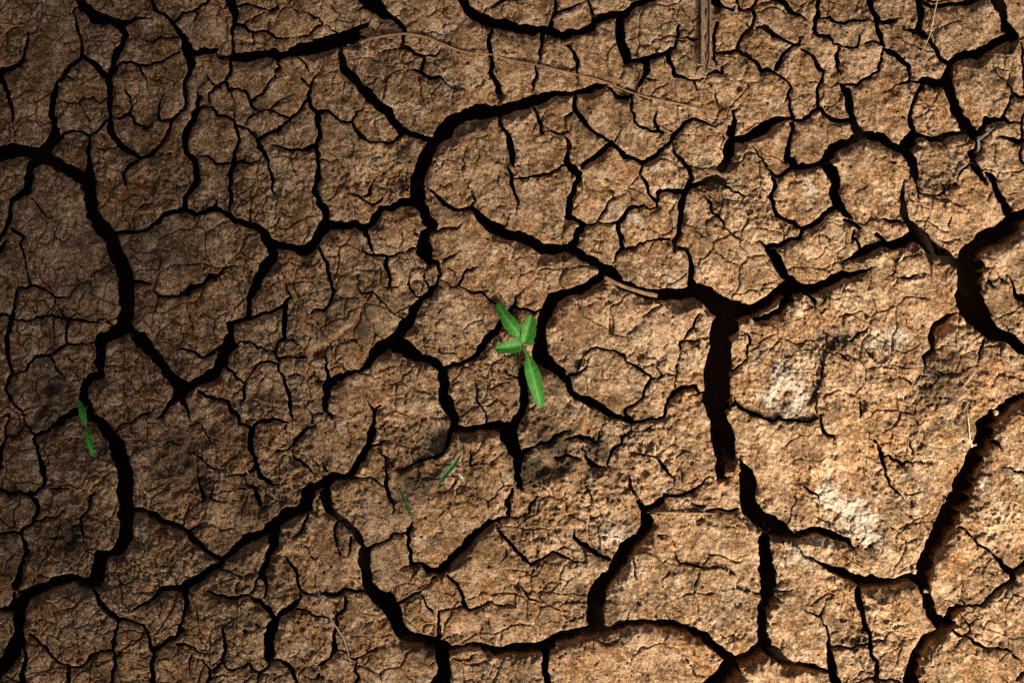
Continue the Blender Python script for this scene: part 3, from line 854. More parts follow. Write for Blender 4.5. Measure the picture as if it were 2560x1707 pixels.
1103,1618,351 1122,1618,223 1138,1612,128 1160,1606,112 1189,1612,223 1218,1622,255 1253,1631,255 1254,1631,255
1106,1637,319 1109,1669,351 1100,1707,415 1082,1775,332
1132,1644,64 1151,1653,57 1173,1652,57 1187,1637,45
846,1482,102 864,1473,96 902,1478,80
862,1494,70 861,1516,89 846,1534,95
846,1622,63 864,1628,57 877,1644,64 889,1650,64 908,1637,57 931,1622,51 956,1610,19
891,1653,70 891,1676,96 899,1689,80 892,1707,80 870,1773,64
873,1566,16 899,1564,26 928,1551,32 959,1543,38
865,1732,26 931,1707,32 950,1700,26
1036,1685,26 1041,1707,32 1056,1775,26
1246,1631,270 1248,1631,271 1283,1625,223 1321,1622,239 1353,1618,255 1379,1606,255 1407,1590,287 1439,1583,287 1471,1577,351 1497,1571,383 1522,1574,223 1548,1564,207 1576,1555,191 1615,1555,191 1646,1558,191 1654,1559,191
1363,1625,159 1366,1653,175 1367,1679,175 1369,1707,175 1373,1777,140
1490,1551,415 1484,1526,415 1490,1494,446 1509,1462,415 1528,1437,319 1544,1411,383 1564,1382,415 1589,1357,351 1611,1328,287 1618,1299,287 1618,1277,255 1630,1268,159 1653,1255,191 1654,1254,185
1522,1395,112 1497,1382,128 1474,1366,112 1452,1354,112 1436,1341,89 1433,1322,26
1452,1405,32 1436,1405,48 1417,1395,70 1401,1384,89 1382,1382,80 1359,1395,80 1340,1405,64 1328,1417,51
1328,1414,48 1318,1402,89 1299,1389,112 1283,1370,112 1270,1350,96 1254,1331,96 1246,1318,68
1246,1297,103 1267,1296,80 1296,1299,45
1270,1293,102 1269,1268,102 1267,1249,110
1299,1296,45 1318,1287,57 1324,1268,70 1343,1249,39
1478,1249,38 1479,1252,32
1598,1249,77 1599,1255,80 1605,1268,128
1246,1518,37 1261,1515,26
1302,1462,38 1312,1478,64 1324,1500,57 1337,1504,57 1356,1507,19
1410,1507,45 1430,1507,48 1452,1507,32
1398,1529,32 1417,1542,38
1436,1520,38 1452,1523,32
1586,1398,51 1589,1424,57 1592,1440,57
1600,1502,51 1600,1507,51
1477,1606,45 1481,1625,19
1401,1637,19 1406,1653,26
1646,1338,57 1654,1339,48
1554,1663,19 1576,1679,38 1595,1698,26
1481,1292,70 1481,1296,57
1509,1344,57 1512,1345,57
1646,1261,183 1651,1258,191 1660,1249,169
1772,1274,70 1804,1276,70 1842,1272,89
1728,1255,32 1743,1261,48 1766,1261,64
1740,1306,57 1756,1296,57 1759,1290,38
1648,1335,51 1667,1339,38
1677,1350,32 1686,1382,45 1694,1405,57 1712,1409,57 1734,1414,64 1753,1414,51 1779,1419,45 1807,1422,26
1795,1424,26 1798,1433,16
1869,1249,410 1877,1271,383 1903,1293,383 1932,1312,415 1954,1335,319 1979,1341,159 2002,1338,191 2027,1331,207 2053,1325,223 2072,1335,191 2084,1342,161
1916,1335,223 1912,1366,287 1916,1398,319 1919,1430,351 1922,1462,351 1919,1484,351 1919,1507,319 1909,1535,255 1906,1561,255 1906,1590,287 1906,1615,415
1954,1357,64 1967,1376,19
1938,1478,89 1960,1478,57 1983,1473,38 1999,1459,19
1995,1363,38 2008,1389,45 2024,1398,45 2046,1406,70 2072,1417,159 2084,1423,187
2050,1453,26 2059,1472,38 2078,1483,38 2084,1485,37
2078,1484,38 2066,1497,38 2053,1526,51 2045,1539,89 2027,1527,64 2002,1524,26
1970,1526,38 1992,1539,38
2046,1542,64 2056,1564,64 2070,1571,64 2070,1602,80 2075,1628,121 2078,1660,159 2084,1702,202 2093,1771,162
2075,1625,80 2084,1622,76
1954,1596,45 1954,1618,48
1928,1555,45 1954,1548,26
1646,1557,213 1670,1561,223 1705,1571,191 1737,1583,223 1766,1599,207 1791,1622,223 1817,1641,239 1836,1650,255
1842,1653,319 1871,1637,319 1900,1618,319
1830,1669,446 1807,1692,478 1791,1707,510 1741,1755,408
1919,1625,287 1941,1637,287 1964,1657,223 1992,1660,207 2021,1663,175 2046,1669,143 2072,1676,96
1705,1625,26 1708,1647,38 1728,1663,45 1740,1682,38 1769,1695,19
1795,1586,38 1817,1590,45 1836,1583,38 1858,1580,26
1820,1590,26 1820,1606,16
1871,1478,38 1897,1483,48
1833,1510,45 1834,1508,45
1845,1507,64 1846,1507,57
2018,1682,26 2021,1707,32 2030,1776,26
1820,1312,19 1842,1317,38 1855,1309,26
1731,1564,57 1731,1555,26
2390,1249,478 2376,1280,478 2366,1309,478 2344,1344,446 2328,1379,383 2318,1411,415 2309,1443,415 2315,1472,287 2321,1500,255 2331,1535,287 2347,1558,351
2306,1437,319 2277,1446,255 2239,1453,255 2200,1456,287 2165,1456,319 2137,1449,255 2108,1430,223 2079,1421,191 2076,1420,186
2146,1472,175 2149,1500,175 2156,1532,159 2165,1564,143 2173,1590,112 2176,1615,121 2178,1637,143 2191,1660,143 2191,1685,159 2188,1698,175
2184,1601,51 2207,1598,64 2219,1580,48 2239,1567,48 2267,1559,19
2224,1558,38 2227,1567,38
2264,1571,32 2283,1577,19
2357,1561,351 2376,1564,223
2357,1561,287 2357,1577,191 2334,1590,191 2315,1602,255 2296,1631,287 2286,1660,319 2280,1685,383 2280,1707,415 2280,1777,332
2366,1545,191 2382,1526,191 2404,1521,121 2427,1512,70 2449,1515,80 2471,1500,112 2490,1484,121 2513,1465,143 2535,1449,159 2532,1430,128 2560,1411,143 2618,1372,115
2529,1427,128 2503,1414,143 2484,1392,70 2468,1370,64 2446,1354,64 2427,1341,57 2417,1325,70 2398,1319,77
2398,1497,32 2414,1510,45
2403,1532,45 2414,1548,45 2424,1556,64 2443,1542,45 2468,1532,32 2471,1513,32
2424,1558,70 2424,1571,64 2412,1586,80
2382,1577,64 2398,1588,89 2420,1593,80 2443,1609,89 2462,1620,96 2487,1620,70 2513,1623,70 2532,1634,89 2545,1650,48 2560,1663,26 2614,1708,20
2494,1551,19 2503,1574,26 2500,1599,32 2495,1615,32
2538,1504,38 2560,1496,45 2626,1471,36
2076,1331,186 2092,1344,159 2114,1347,128 2130,1360,89 2137,1376,57 2146,1398,26
2076,1617,117 2101,1614,89 2130,1614,102 2165,1607,96
2076,1654,176 2082,1685,207 2089,1707,207 2108,1774,166
2076,1487,43 2079,1484,45 2092,1491,19
2088,1720,51 2156,1701,64 2178,1695,89 2203,1698,80 2226,1695,80 2251,1704,64 2317,1729,51
2059,1740,31 2117,1701,38 2146,1682,19
2341,1685,32 2347,1704,45 2369,1771,36
2281,1249,35 2296,1268,26
2277,1344,32 2315,1347,38
2618,1646,102 2560,1685,128 2542,1698,108
2177,1363,70 2179,1364,64
2149,1363,64 2150,1364,57"""

CELL=2.2; MARG=130.0; FW,FH=2560.0,1707.0
NX=int((FW+2*MARG)/CELL)+1; NY=int((FH+2*MARG)/CELL)+1
rng=np.random.default_rng(11)
def vnoise(shape,wave,seed):
    """smooth value noise in -1..1 on the grid, wavelength in px"""
    r=np.random.default_rng(seed); h,w=shape
    gx=np.arange(w)*CELL/wave; gy=np.arange(h)*CELL/wave
    g=r.uniform(-1,1,(int(gy[-1])+4,int(gx[-1])+4)).astype(np.float32)
    def cub(t):
        return ((-t**3+3*t*t-3*t+1)/6,(3*t**3-6*t*t+4)/6,(-3*t**3+3*t*t+3*t+1)/6,t**3/6)
    ix=gx.astype(int);fx=(gx-ix).astype(np.float32);iy=gy.astype(int);fy=(gy-iy).astype(np.float32)
    A=sum(g[:,ix+k]*c for k,c in enumerate(cub(fx)))
    return sum(A[iy+k,:]*c[:,None] for k,c in enumerate(cub(fy)))*1.8
def fbm(shape,wave,octv,seed,gain=.5):
    o=np.zeros(shape,np.float32);a=1.;n=0
    for k in range(octv):
        o+=a*vnoise(shape,wave/2**k,seed+k*17); n+=a; a*=gain
    return o/n
SH=(NY,NX)
X0,Y0=-MARG,-MARG
gx=(X0+np.arange(NX)*CELL).astype(np.float32);gy=(Y0+np.arange(NY)*CELL).astype(np.float32)
PX,PY=np.meshgrid(gx,gy)
def build(cracks):
    # domain warp for ragged edges
    am=np.clip(.75+1.1*vnoise(SH,55,7),.1,1.7)
    wx=3.8*vnoise(SH,27,1)+3.3*vnoise(SH,12,2)+am*(1.7*vnoise(SH,7,3)+.8*vnoise(SH,4.5,8))
    wy=3.8*vnoise(SH,27,4)+3.3*vnoise(SH,12,5)+am*(1.7*vnoise(SH,7,6)+.8*vnoise(SH,4.5,9))
    QX=PX+wx;QY=PY+wy
    R=70.
    S=np.full(SH,R,np.float32);W=np.full(SH,8.,np.float32)
    def seg(ax,ay,aw,bx,by,bw):
        aw,bw=[q*(.94+.14*min(1,q/22)) for q in(aw,bw)]
        m=R+max(aw,bw)/2+10
        i0=max(0,int((min(ax,bx)-m-X0)/CELL));i1=min(NX,int((max(ax,bx)+m-X0)/CELL)+2)
        j0=max(0,int((min(ay,by)-m-Y0)/CELL));j1=min(NY,int((max(ay,by)+m-Y0)/CELL)+2)
        if i0>=i1 or j0>=j1:return
        x=QX[j0:j1,i0:i1];y=QY[j0:j1,i0:i1]
        dx=bx-ax;dy=by-ay;L=dx*dx+dy*dy+1e-6
        t=np.clip(((x-ax)*dx+(y-ay)*dy)/L,0,1)
        w=aw+t*(bw-aw)
        s=np.hypot(x-ax-t*dx,y-ay-t*dy)-w/2
        c=S[j0:j1,i0:i1];k=s<c
        c[k]=s[k];W[j0:j1,i0:i1][k]=w[k]
    for P in cracks:
        for a,b in zip(P,P[1:]):seg(*a,*b)
    # continuation outside the frame: polygonal cracks
    outd=np.maximum(np.maximum(-PX,PX-FW),np.maximum(-PY,PY-FH))
    e,_=voro(QX+6*vnoise(SH,40,41),QY+6*vnoise(SH,40,42),150.,77)
    wv=10+6*vnoise(SH,120,43)
    sv=e-wv/2+np.clip((8-outd)*3,0,200)
    k=sv<S; S[k]=sv[k]; W[k]=wv[k]
    return S,W
def voro(x,y,size,seed):
    r=np.random.default_rng(seed)
    ci=np.floor((x+2000)/size).astype(int);cj=np.floor((y+2000)/size).astype(int)
    n=int(16000/size)+8
    jx=r.uniform(.08,.92,(n,n));jy=r.uniform(.08,.92,(n,n))
    f1=np.full(x.shape,1e9,np.float32);f2=f1.copy();p1x=np.zeros_like(f1);p1y=p1x.copy();p2x=p1x.copy();p2y=p1x.copy()
    for dj in(-1,0,1):
        for di in(-1,0,1):
            a=ci+di;b=cj+dj
            px=((a+jx[b,a])*size-2000).astype(np.float32);py=((b+jy[b,a])*size-2000).astype(np.float32)
            d=np.hypot(px-x,py-y)
            n1=d<f1;n2=(~n1)&(d<f2)
            f2=np.where(n1,f1,np.where(n2,d,f2));p2x=np.where(n1,p1x,np.where(n2,px,p2x));p2y=np.where(n1,p1y,np.where(n2,py,p2y))
            f1=np.where(n1,d,f1);p1x=np.where(n1,px,p1x);p1y=np.where(n1,py,p1y)
    L=np.hypot(p2x-p1x,p2y-p1y)+1e-3
    edge=(f2*f2-f1*f1)/(2*L)
    return edge,f1
def label(mask):
    """4-connected components by runs + union-find"""
    par=[]
    def find(a):
        while par[a]!=a:
            par[a]=par[par[a]];a=par[a]
        return a
    lab=np.full(mask.shape,-1,np.int32);prev=[]
    for j in range(mask.shape[0]):
        row=mask[j];d=np.diff(np.concatenate(([0],row.astype(np.int8),[0])))
        st=np.flatnonzero(d==1);en=np.flatnonzero(d==-1);cur=[];pi=0
        for a,b in zip(st,en):
            n=len(par);par.append(n);cur.append((a,b,n));lab[j,a:b]=n
            while pi<len(prev) and prev[pi][1]<=a:pi+=1
            q=pi
            while q<len(prev) and prev[q][0]<b:
                ra,rb=find(prev[q][2]),find(n)
                if ra!=rb:par[max(ra,rb)]=min(ra,rb)
                q+=1
        prev=cur
    root=np.array([find(i) for i in range(len(par))],np.int32)
    o=np.full(mask.shape,-1,np.int32);o[mask]=root[lab[mask]]
    u,inv=np.unique(o[mask],return_inverse=True)
    o[mask]=inv
    return o,len(u)
def grow(reg,mask,iters):
    for _ in range(iters):
        e=(reg<0)&mask
        if not e.any():break
        n=reg.copy();ch=False
        for ax,sh in((0,1),(0,-1),(1,1),(1,-1)):
            r=np.roll(reg,sh,ax);k=e&(n<0)&(r>=0)
            if k.any():n[k]=r[k];ch=True
        reg=n
        if not ch:break
    return reg
def segment(S,ratio=.55,amin=260,cell_scale=1):
    amin=amin/cell_scale**2
    reg=np.full(S.shape,-1,np.int32);peak=[]
    for t in list(np.arange(66,12,-3.))+[12,10,8.5,7,5.8,4.6,3.6,2.7,1.8,1.0,.4]:
        m=S>t;lab,n=label(m)
        have=m&(reg>=0)
        pairs=np.unique(np.stack([lab[have],reg[have]],1),axis=0) if have.any() else np.zeros((0,2),int)
        area=np.bincount(reg[reg>=0],minlength=len(peak)+1)
        by={}
        for c,r in pairs:by.setdefault(int(c),[]).append(int(r))
        remap=np.arange(len(peak)+1)
        for c,rs in by.items():
            if len(rs)<2:continue
            rs=sorted(rs,key=lambda r:-peak[r]*1000-area[r])
            for r in rs[1:]:
                # touching test is skipped: necks inside one component
                if t>ratio*peak[r] or area[r]<amin*.5:
                    remap[r]=rs[0]
        if len(peak):
            k=reg>=0;reg[k]=remap[reg[k]]
        sizes=np.bincount(lab[m],minlength=n)
        new=np.array([c for c in range(n) if c not in by and sizes[c]>6],int)
        if len(new):
            lut=np.full(n,-1,np.int32)
            for c in new:
                lut[c]=len(peak);peak.append(t)
            k=m&(reg<0);v=lut[lab[k]];reg[k]=v
        reg=grow(reg,m,40)
    # tidy: absorb small regions only if they touch another across no crack
    u,inv=np.unique(reg[reg>=0],return_inverse=True)
    reg[reg>=0]=inv
    return reg,len(u)
cracks = [[tuple(float(v) * (.1 if i == 2 else 1) for i, v in enumerate(p.split(','))) for p in l.split()] for l in CRACKS.strip().splitlines()]
S, W = build(cracks)
S2, _ = build([q for q in cracks if max(p[2] for p in q) >= 4.6])
reg_c, n_reg = segment(np.ascontiguousarray(S2[::2, ::2]), cell_scale=2)
reg = np.repeat(np.repeat(reg_c, 2, 0), 2, 1)[:NY, :NX]
reg[S2 <= .4] = -1
reg = grow(reg, S2 > .2, 30)

# inward edge direction; soft shoulders where a crack lies on the far (upper) side of a plate
def smooth(a, it):
    for _ in range(it):
        a = (a + np.roll(a, 1, 0) + np.roll(a, -1, 0) + np.roll(a, 1, 1) + np.roll(a, -1, 1)) / 5
    return a
Ss = smooth(S, 3)
gyy, gxx = np.gradient(Ss, CELL); gl = np.hypot(gxx, gyy) + 1e-5
up = np.clip((gyy * .92 + gxx * .25) / gl, 0, 1)
up = smooth(up, 4)
wallw = 2.2 + np.clip(up - .3, 0, 1) * .20 * np.clip(W, 0, 60)
Dp = np.clip(7 * W - 4, 8, 200)
z = np.zeros(SH, np.float32)
# relief of the plate tops
z += 6.0 * fbm(SH, 240, 3, 101) + 4.5 * fbm(SH, 75, 3, 131) + 3.4 * fbm(SH, 28, 3, 151)
def grainy(it, seed):
    a = smooth(np.random.default_rng(seed).normal(0, 1, SH).astype(np.float32), it); return a / a.std()
def blob_map(lst):
    a = np.zeros(SH, np.float32)
    for x, y, r in lst: a = np.maximum(a, np.exp(-((PX - x) ** 2 + (PY - y) ** 2) / (r * r)))
    return a
rough = blob_map([(2350, 950, 150), (2200, 1010, 140), (2110, 860, 110), (2440, 1000, 110), (1400, 1130, 150), (1510, 1200, 150), (1620, 1130, 110), (600, 1110, 190), (720, 1260, 110), (480, 1220, 110),
    (1060, 1140, 130), (960, 1080, 90), (140, 1010, 120), (200, 1350, 120), (850, 450, 110), (700, 430, 110), (980, 430, 90), (2460, 1330, 120), (2150, 1560, 90), (1990, 960, 110), (2110, 1290, 120),
    (650, 1390, 90), (430, 1420, 120), (850, 1250, 80), (620, 1010, 90), (230, 1180, 110), (2330, 440, 110), (1350, 1300, 100), (1900, 520, 80), (360, 440, 90), (1790, 870, 60)])
crumbly = np.clip(.62 + .65 * fbm(SH, 150, 2, 177) + 1.15 * rough + .55 * np.exp(-np.clip(S, 0, 99) / 11), .22, 2.2)
g2_, g5_, g12_, g40_ = grainy(2, 171), grainy(6, 173), grainy(16, 175), grainy(60, 176)
z += crumbly * (.48 * g2_ + .78 * g5_ + 1.05 * g12_ + 1.0 * g40_)
z -= crumbly * (2.4 * np.clip(g5_ - 1.2, 0, 1.5) + 3.6 * np.clip(g12_ - 1.15, 0, 1.3) + 4.0 * np.clip(g40_ - 1.2, 0, 1.2))
# flaking: the skin breaks off in thin ledges
def ledges(n_, k_):
    v_ = n_ * k_; f_ = np.floor(v_); r_ = v_ - f_
    return f_ + np.clip((r_ - .72) / .28, 0, 1) ** 2 * (3 - 2 * np.clip((r_ - .72) / .28, 0, 1))
z += 3.0 * crumbly * ledges(fbm(SH, 110, 4, 221, .55), 3.2) + 1.7 * crumbly * ledges(fbm(SH, 44, 4, 231, .55), 3.0)
# plates: own level and tilt
rr = np.random.default_rng(5)
for r in range(n_reg):
    pass
cntr = np.maximum(np.bincount(reg[reg >= 0], minlength=n_reg), 1)
mx = np.bincount(reg[reg >= 0], PX[reg >= 0], n_reg) / cntr
my = np.bincount(reg[reg >= 0], PY[reg >= 0], n_reg) / cntr
off = rr.normal(0, 1.9, n_reg); tx = rr.normal(0, .034, n_reg); ty = rr.normal(-.012, .034, n_reg)
regw = grow(reg, np.ones(SH, bool), 60)
# the thin plate that has curled up, left of the middle
ic, jc = int((830 - X0) / CELL), int((760 - Y0) / CELL)
curl = regw[jc, ic]; off[curl] = 2; tx[curl] = 0; ty[curl] = 0
k = regw >= 0; rk = regw[k]
z[k] += off[rk] + np.clip(tx[rk] * (PX[k] - mx[rk]), -9, 9) - np.clip(ty[rk] * (PY[k] - my[rk]), -9, 9) * -1
# its lip: a smooth rounded rim standing proud of the plate beside it
lip = spline_xy = np.array([(905, 722), (906, 748), (903, 776), (886, 809), (850, 836), (812, 859)], float)
dl = np.full(SH, 1e9, np.float32); sg = np.ones(SH, np.float32)
for (ax, ay), (bx_, by_) in zip(lip, lip[1:]):
    ex, ey = bx_ - ax, by_ - ay; tq = np.clip(((PX - ax) * ex + (PY - ay) * ey) / (ex * ex + ey * ey), 0, 1)
    dd = np.hypot(PX - ax - tq * ex, PY - ay - tq * ey); kk = dd < dl
    dl[kk] = dd[kk]; sg[kk] = np.sign(ex * (PY - ay) - ey * (PX - ax))[kk]
endf = np.clip(1.25 - np.hypot(PX - 868, PY - 800) / 105, 0, 1)
z += np.where(sg > 0, 15 * np.exp(-(dl / 62) ** 2) * np.sqrt(np.clip(dl / 7, 0, 1)), -5 * np.exp(-dl / 30)) * endf
# shoulders
erode = np.clip(1 + .8 * fbm(SH, 60, 3, 241), .35, 1.9)
Rs = (3.6 + .16 * np.clip(W, 0, 50) + up * np.clip(1.05 * W, 4, 34)) * erode
q = 1 - np.clip(S / Rs, 0, 1)
z -= Rs * (.22 + .42 * up) * q * q
# hairline crazing, in three sizes; each only where the mud has crazed
leftish = np.clip(1 - PX / 1900, 0, 1)
for sz, wd, dp, th, sd in ((92., 2.2, 8, -.02, 91), (50., 1.9, 6, .12, 191), (24., 1.6, 3, .26, 291)):
    k1 = sz * .2
    ez, _ = voro(PX + k1 * vnoise(SH, sz * .5, sd) + .5 * k1 * vnoise(SH, sz * .2, sd + 1) + 1.6 * vnoise(SH, 6, sd + 2),
                 PY + k1 * vnoise(SH, sz * .5, sd + 3) + .5 * k1 * vnoise(SH, sz * .2, sd + 4) + 1.6 * vnoise(SH, 6, sd + 5), sz, sd + 6)
    mk = np.clip((fbm(SH, sz * 1.3, 3, sd + 7) - th + .30 * leftish) * 3.2, 0, 1)
    ww = wd * (.35 + .8 * mk)
    z -= dp * mk * np.clip((S - 1) / 4, 0, 1) * np.clip(1.25 - ez / ww, 0, 1)
# pores and wormholes
def dent(x, y, r, d):
    i0, i1 = int((x - 3 * r - X0) / CELL), int((x + 3 * r - X0) / CELL) + 2
    j0, j1 = int((y - 3 * r - Y0) / CELL), int((y + 3 * r - Y0) / CELL) + 2
    i0, j0 = max(i0, 0), max(j0, 0)
    dd = np.hypot(PX[j0:j1, i0:i1] - x, PY[j0:j1, i0:i1] - y) / r
    z[j0:j1, i0:i1] -= d * np.exp(-dd ** 4)
for _ in range(1500):
    dent(rr.uniform(-100, FW + 100), rr.uniform(-100, FH + 100), rr.uniform(1.9, 3.6), rr.uniform(3, 9))
for x, y, r, d in ((1848, 221, 7, 12), (1480, 1295, 7, 12), (1510, 1343, 6, 10), (1535, 1352, 6, 10), (1432, 1285, 6, 8), (1394, 1325, 7, 9),
                   (1122, 108, 5, 9), (2178, 1364, 5, 10), (1350, 1172, 34, 20), (1395, 1165, 24, 14), (1325, 1140, 26, 14), (1470, 1095, 26, 10),
                   (1075, 1085, 26, 10), (1060, 1190, 20, 8), (1000, 1230, 26, 8), (2095, 850, 24, 9), (130, 960, 30, 7), (110, 1015, 24, 7), (165, 1350, 30, 9),
                   (1523, 815, 10, 9), (1528, 828, 9, 9), (985, 815, 9, 9), (797, 882, 13, 20), (788, 886, 9, 12), (930, 275, 10, 4), (1640, 310, 9, 8), (1660, 235, 8, 8)):
    dent(x, y, r, d)
# cracks: walls
t = np.clip(-S / wallw, 0, 1)
z -= Dp * np.where(S < 0, t ** (1 + .5 * up), 0)
z = np.maximum(z, -206)
# slide the rim vertices on to the crack edge so that it is not stepped
GX, GY = PX.copy(), PY.copy()
g2y, g2x = np.gradient(S, CELL); g2 = g2x ** 2 + g2y ** 2 + .05
near = (np.abs(S) < .62 * CELL)
mvx = np.clip(-S * g2x / g2, -.55 * CELL, .55 * CELL); mvy = np.clip(-S * g2y / g2, -.55 * CELL, .55 * CELL)
GX[near] += mvx[near]; GY[near] += mvy[near]
rimz = smooth(np.where(S > 0, z, np.nan_to_num(z)), 0)
sl = near & (S < 0)
z[sl] = z[sl] + (Dp * (t ** (1 + .5 * up)))[sl]      # rim keeps the level of the top
# plates overhang their cracks a little
dep = np.where(S < -.62 * CELL, Dp * t, 0) * np.clip(1 - 1.3 * up, 0, 1) * .17
GX += gxx / gl * dep; GY += gyy / gl * dep
# salt crust and humus stains, plus the curled lip's shade painted as dark blobs
def blobs(lst, seed):
    a = np.zeros(SH, np.float32)
    for x, y, r, s in lst:
        a = np.maximum(a, s * np.exp(-((PX - x) ** 2 + (PY - y) ** 2) / (r * r)))
    return np.clip(a * (1 + .55 * fbm(SH, 36, 3, seed)), 0, 1.3)
crust = blobs([(1955, 925, 62, .8), (2000, 1000, 60, 1.15), (1945, 985, 45, .8), (2075, 1230, 40, 1.2), (2110, 1270, 55, 1.2), (2160, 1310, 60, 1.0), (2195, 1345, 40, .8),
    (1640, 425, 24, 1.0), (1580, 390, 30, .6), (1648, 480, 18, .8), (2030, 480, 42, .8), (2240, 850, 60, .75), (2180, 850, 50, .6), (1530, 1335, 38, .85), (1568, 1425, 26, .9), (1500, 1385, 34, .7),
    (2500, 1225, 60, .8), (2530, 1180, 40, .7), (1112, 228, 26, .9), (1040, 270, 34, .6), (1058, 1350, 34, .85), (1090, 1365, 24, .7), (1995, 1395, 55, .7), (2050, 1360, 40, .7), (1715, 900, 34, .6),
    (1100, 85, 60, .4), (645, 178, 16, .8), (368, 68, 18, .7), (1975, 140, 30, .7), (2250, 160, 36, .6), (2435, 170, 26, .5), (1590, 330, 26, .6), (1905, 460, 40, .5),
    (70, 1150, 26, .6), (300, 240, 24, .6), (240, 150, 14, .7), (1060, 190, 20, .4), (985, 655, 30, .3), (2320, 150, 40, .5), (2000, 1610, 40, .6), (2380, 1500, 34, .6), (1800, 800, 50, .5),
    (1290, 320, 40, .4), (1250, 470, 40, .3), (1570, 560, 50, .55), (1650, 660, 50, .55), (860, 1060, 26, .5), (1870, 590, 60, .4), (2300, 400, 60, .4), (2320, 1000, 60, .4), (1990, 1330, 40, .5)], 301)
mould_and_shade = blobs([(1400, 1120, 95, .85), (1500, 1125, 60, .8), (1080, 1090, 64, .9), (1040, 1205, 64, .75), (1335, 1172, 55, 1.1), (480, 1185, 84, .85), (650, 1235, 74, .75), (165, 1345, 74, .95), (50, 1400, 70, .9), (125, 985, 76, .9), (430, 620, 76, .7), (560, 1440, 84, .55), (2370, 930, 95, .75), (250, 1120, 70, .5), (1180, 1160, 60, .5), (860, 300, 60, .5), (590, 470, 60, .4), (1560, 1060, 70, .5), (1700, 1180, 60, .5), (2470, 780, 50, .5), (2098, 845, 34, 1.0), (2075, 870, 24, .8), (2335, 930, 70, .7), (2400, 955, 46, .7), (1470, 1110, 60, .55), (1345, 1165, 55, .8), (1400, 1150, 50, .5), (480, 1185, 50, .7), (1065, 1090, 44, .8), (1070, 1200, 50, .6),
    (110, 950, 45, .7), (130, 1010, 40, .8), (170, 1345, 50, .8), (30, 1300, 34, .9), (30, 1420, 50, .8), (915, 780, 30, .9), (905, 815, 26, .8), (930, 745, 24, .6), (1385, 1075, 60, .5), (2265, 1190, 26, .6), (2270, 1040, 34, .5),  # blobs near the curled lip paint its shaded side
    (860, 260, 40, .4), (470, 1200, 40, .5), (320, 640, 90, .35), (430, 620, 60, .45), (100, 90, 60, .3), (560, 1450, 60, .3), (1980, 400, 30, .6), (2190, 860, 24, .4), (2480, 800, 30, .4), (2050, 80, 40, .3),
    (1480, 270, 40, .35), (930, 50, 40, .3), (2440, 1260, 30, .7), (1450, 1480, 34, .5), (1380, 1475, 26, .5), (1880, 640, 20, .6), (930, 880, 40, .35), (700, 1330, 40, .5), (650, 1225, 40, .6), (760, 1110, 50, .4)], 331)

def add_mesh(name, co, faces, m, smooth_sh=True, attrs=None, parent=None, origin=None):
    co = np.asarray(co, np.float32).reshape(-1, 3)
    if origin is None: origin = np.array([co[:, 0].mean(), co[:, 1].mean(), 0.])
    me = bpy.data.meshes.new(name)
    if isinstance(faces, np.ndarray):
        nf = len(faces)
        me.vertices.add(len(co)); me.vertices.foreach_set("co", (co - origin).astype(np.float32).ravel())
        me.loops.add(nf * 4); me.loops.foreach_set("vertex_index", faces.astype(np.int32).ravel())
        me.polygons.add(nf); me.polygons.foreach_set("loop_start", np.arange(0, nf * 4, 4, dtype=np.int32))
        me.update(calc_edges=True)
    else:
        me.from_pydata([tuple(c) for c in (co - origin)], [], faces); me.update()
    me.polygons.foreach_set("use_smooth", np.full(len(me.polygons), smooth_sh))
    for k_, v_ in (attrs or {}).items():
        v_ = np.asarray(v_, np.float32)
        if v_.ndim == 1:
            a = me.attributes.new(k_, 'FLOAT', 'POINT'); a.data.foreach_set("value", v_)
        else:
            a = me.attributes.new(k_, 'FLOAT_VECTOR', 'POINT'); a.data.foreach_set("vector", v_.ravel())
    for mm in (m if isinstance(m, (list, tuple)) else [m]): me.materials.append(mm)
    o = bpy.data.objects.new(name, me); C.objects.link(o); o.location = origin
    if parent is not None:
        o.parent = parent; o.location = Vector(origin) - parent.location
    return o
def tag(o, label=None, cat=None, group=None, kind=None):
    for k_, v_ in (("label", label), ("category", cat), ("group", group), ("kind", kind)):
        if v_: o[k_] = v_
    return o

# ------------------------------------------------------------------ the ground and its plates
hx, hy = (FW / 2 + 3270) * P, (FH / 2 + 3270) * P
xs = np.concatenate(([-40, -8, -2.5, -1.6, -hx - .002], np.linspace(-hx, hx, 90), [hx + .002, 1.6, 2.5, 8, 40]))
ys = np.concatenate(([-40, -8, -2.5, -1.5, -hy - .002], np.linspace(-hy, hy, 64), [hy + .002, 1.5, 2.5, 8, 40]))
gxm, gym = np.meshgrid(xs, ys)
inner = (np.abs(gxm) <= hx + 1e-6) & (np.abs(gym) <= hy + 1e-6)
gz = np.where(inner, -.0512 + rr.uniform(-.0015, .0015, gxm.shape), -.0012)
nx_, ny_ = len(xs), len(ys)
idx = np.arange(nx_ * ny_).reshape(ny_, nx_)
gf = np.stack([idx[:-1, :-1], idx[:-1, 1:], idx[1:, 1:], idx[1:, :-1]], -1).reshape(-1, 4)
ground = add_mesh("ground", np.stack([gxm, gym, gz], -1), gf, [M_shade_floor, M_outer], origin=np.zeros(3))
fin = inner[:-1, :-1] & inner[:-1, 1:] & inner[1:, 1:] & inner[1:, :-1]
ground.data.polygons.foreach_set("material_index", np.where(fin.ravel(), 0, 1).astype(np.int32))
tag(ground, "cracked dry brown clay ground with dark deep fissures", kind="structure")

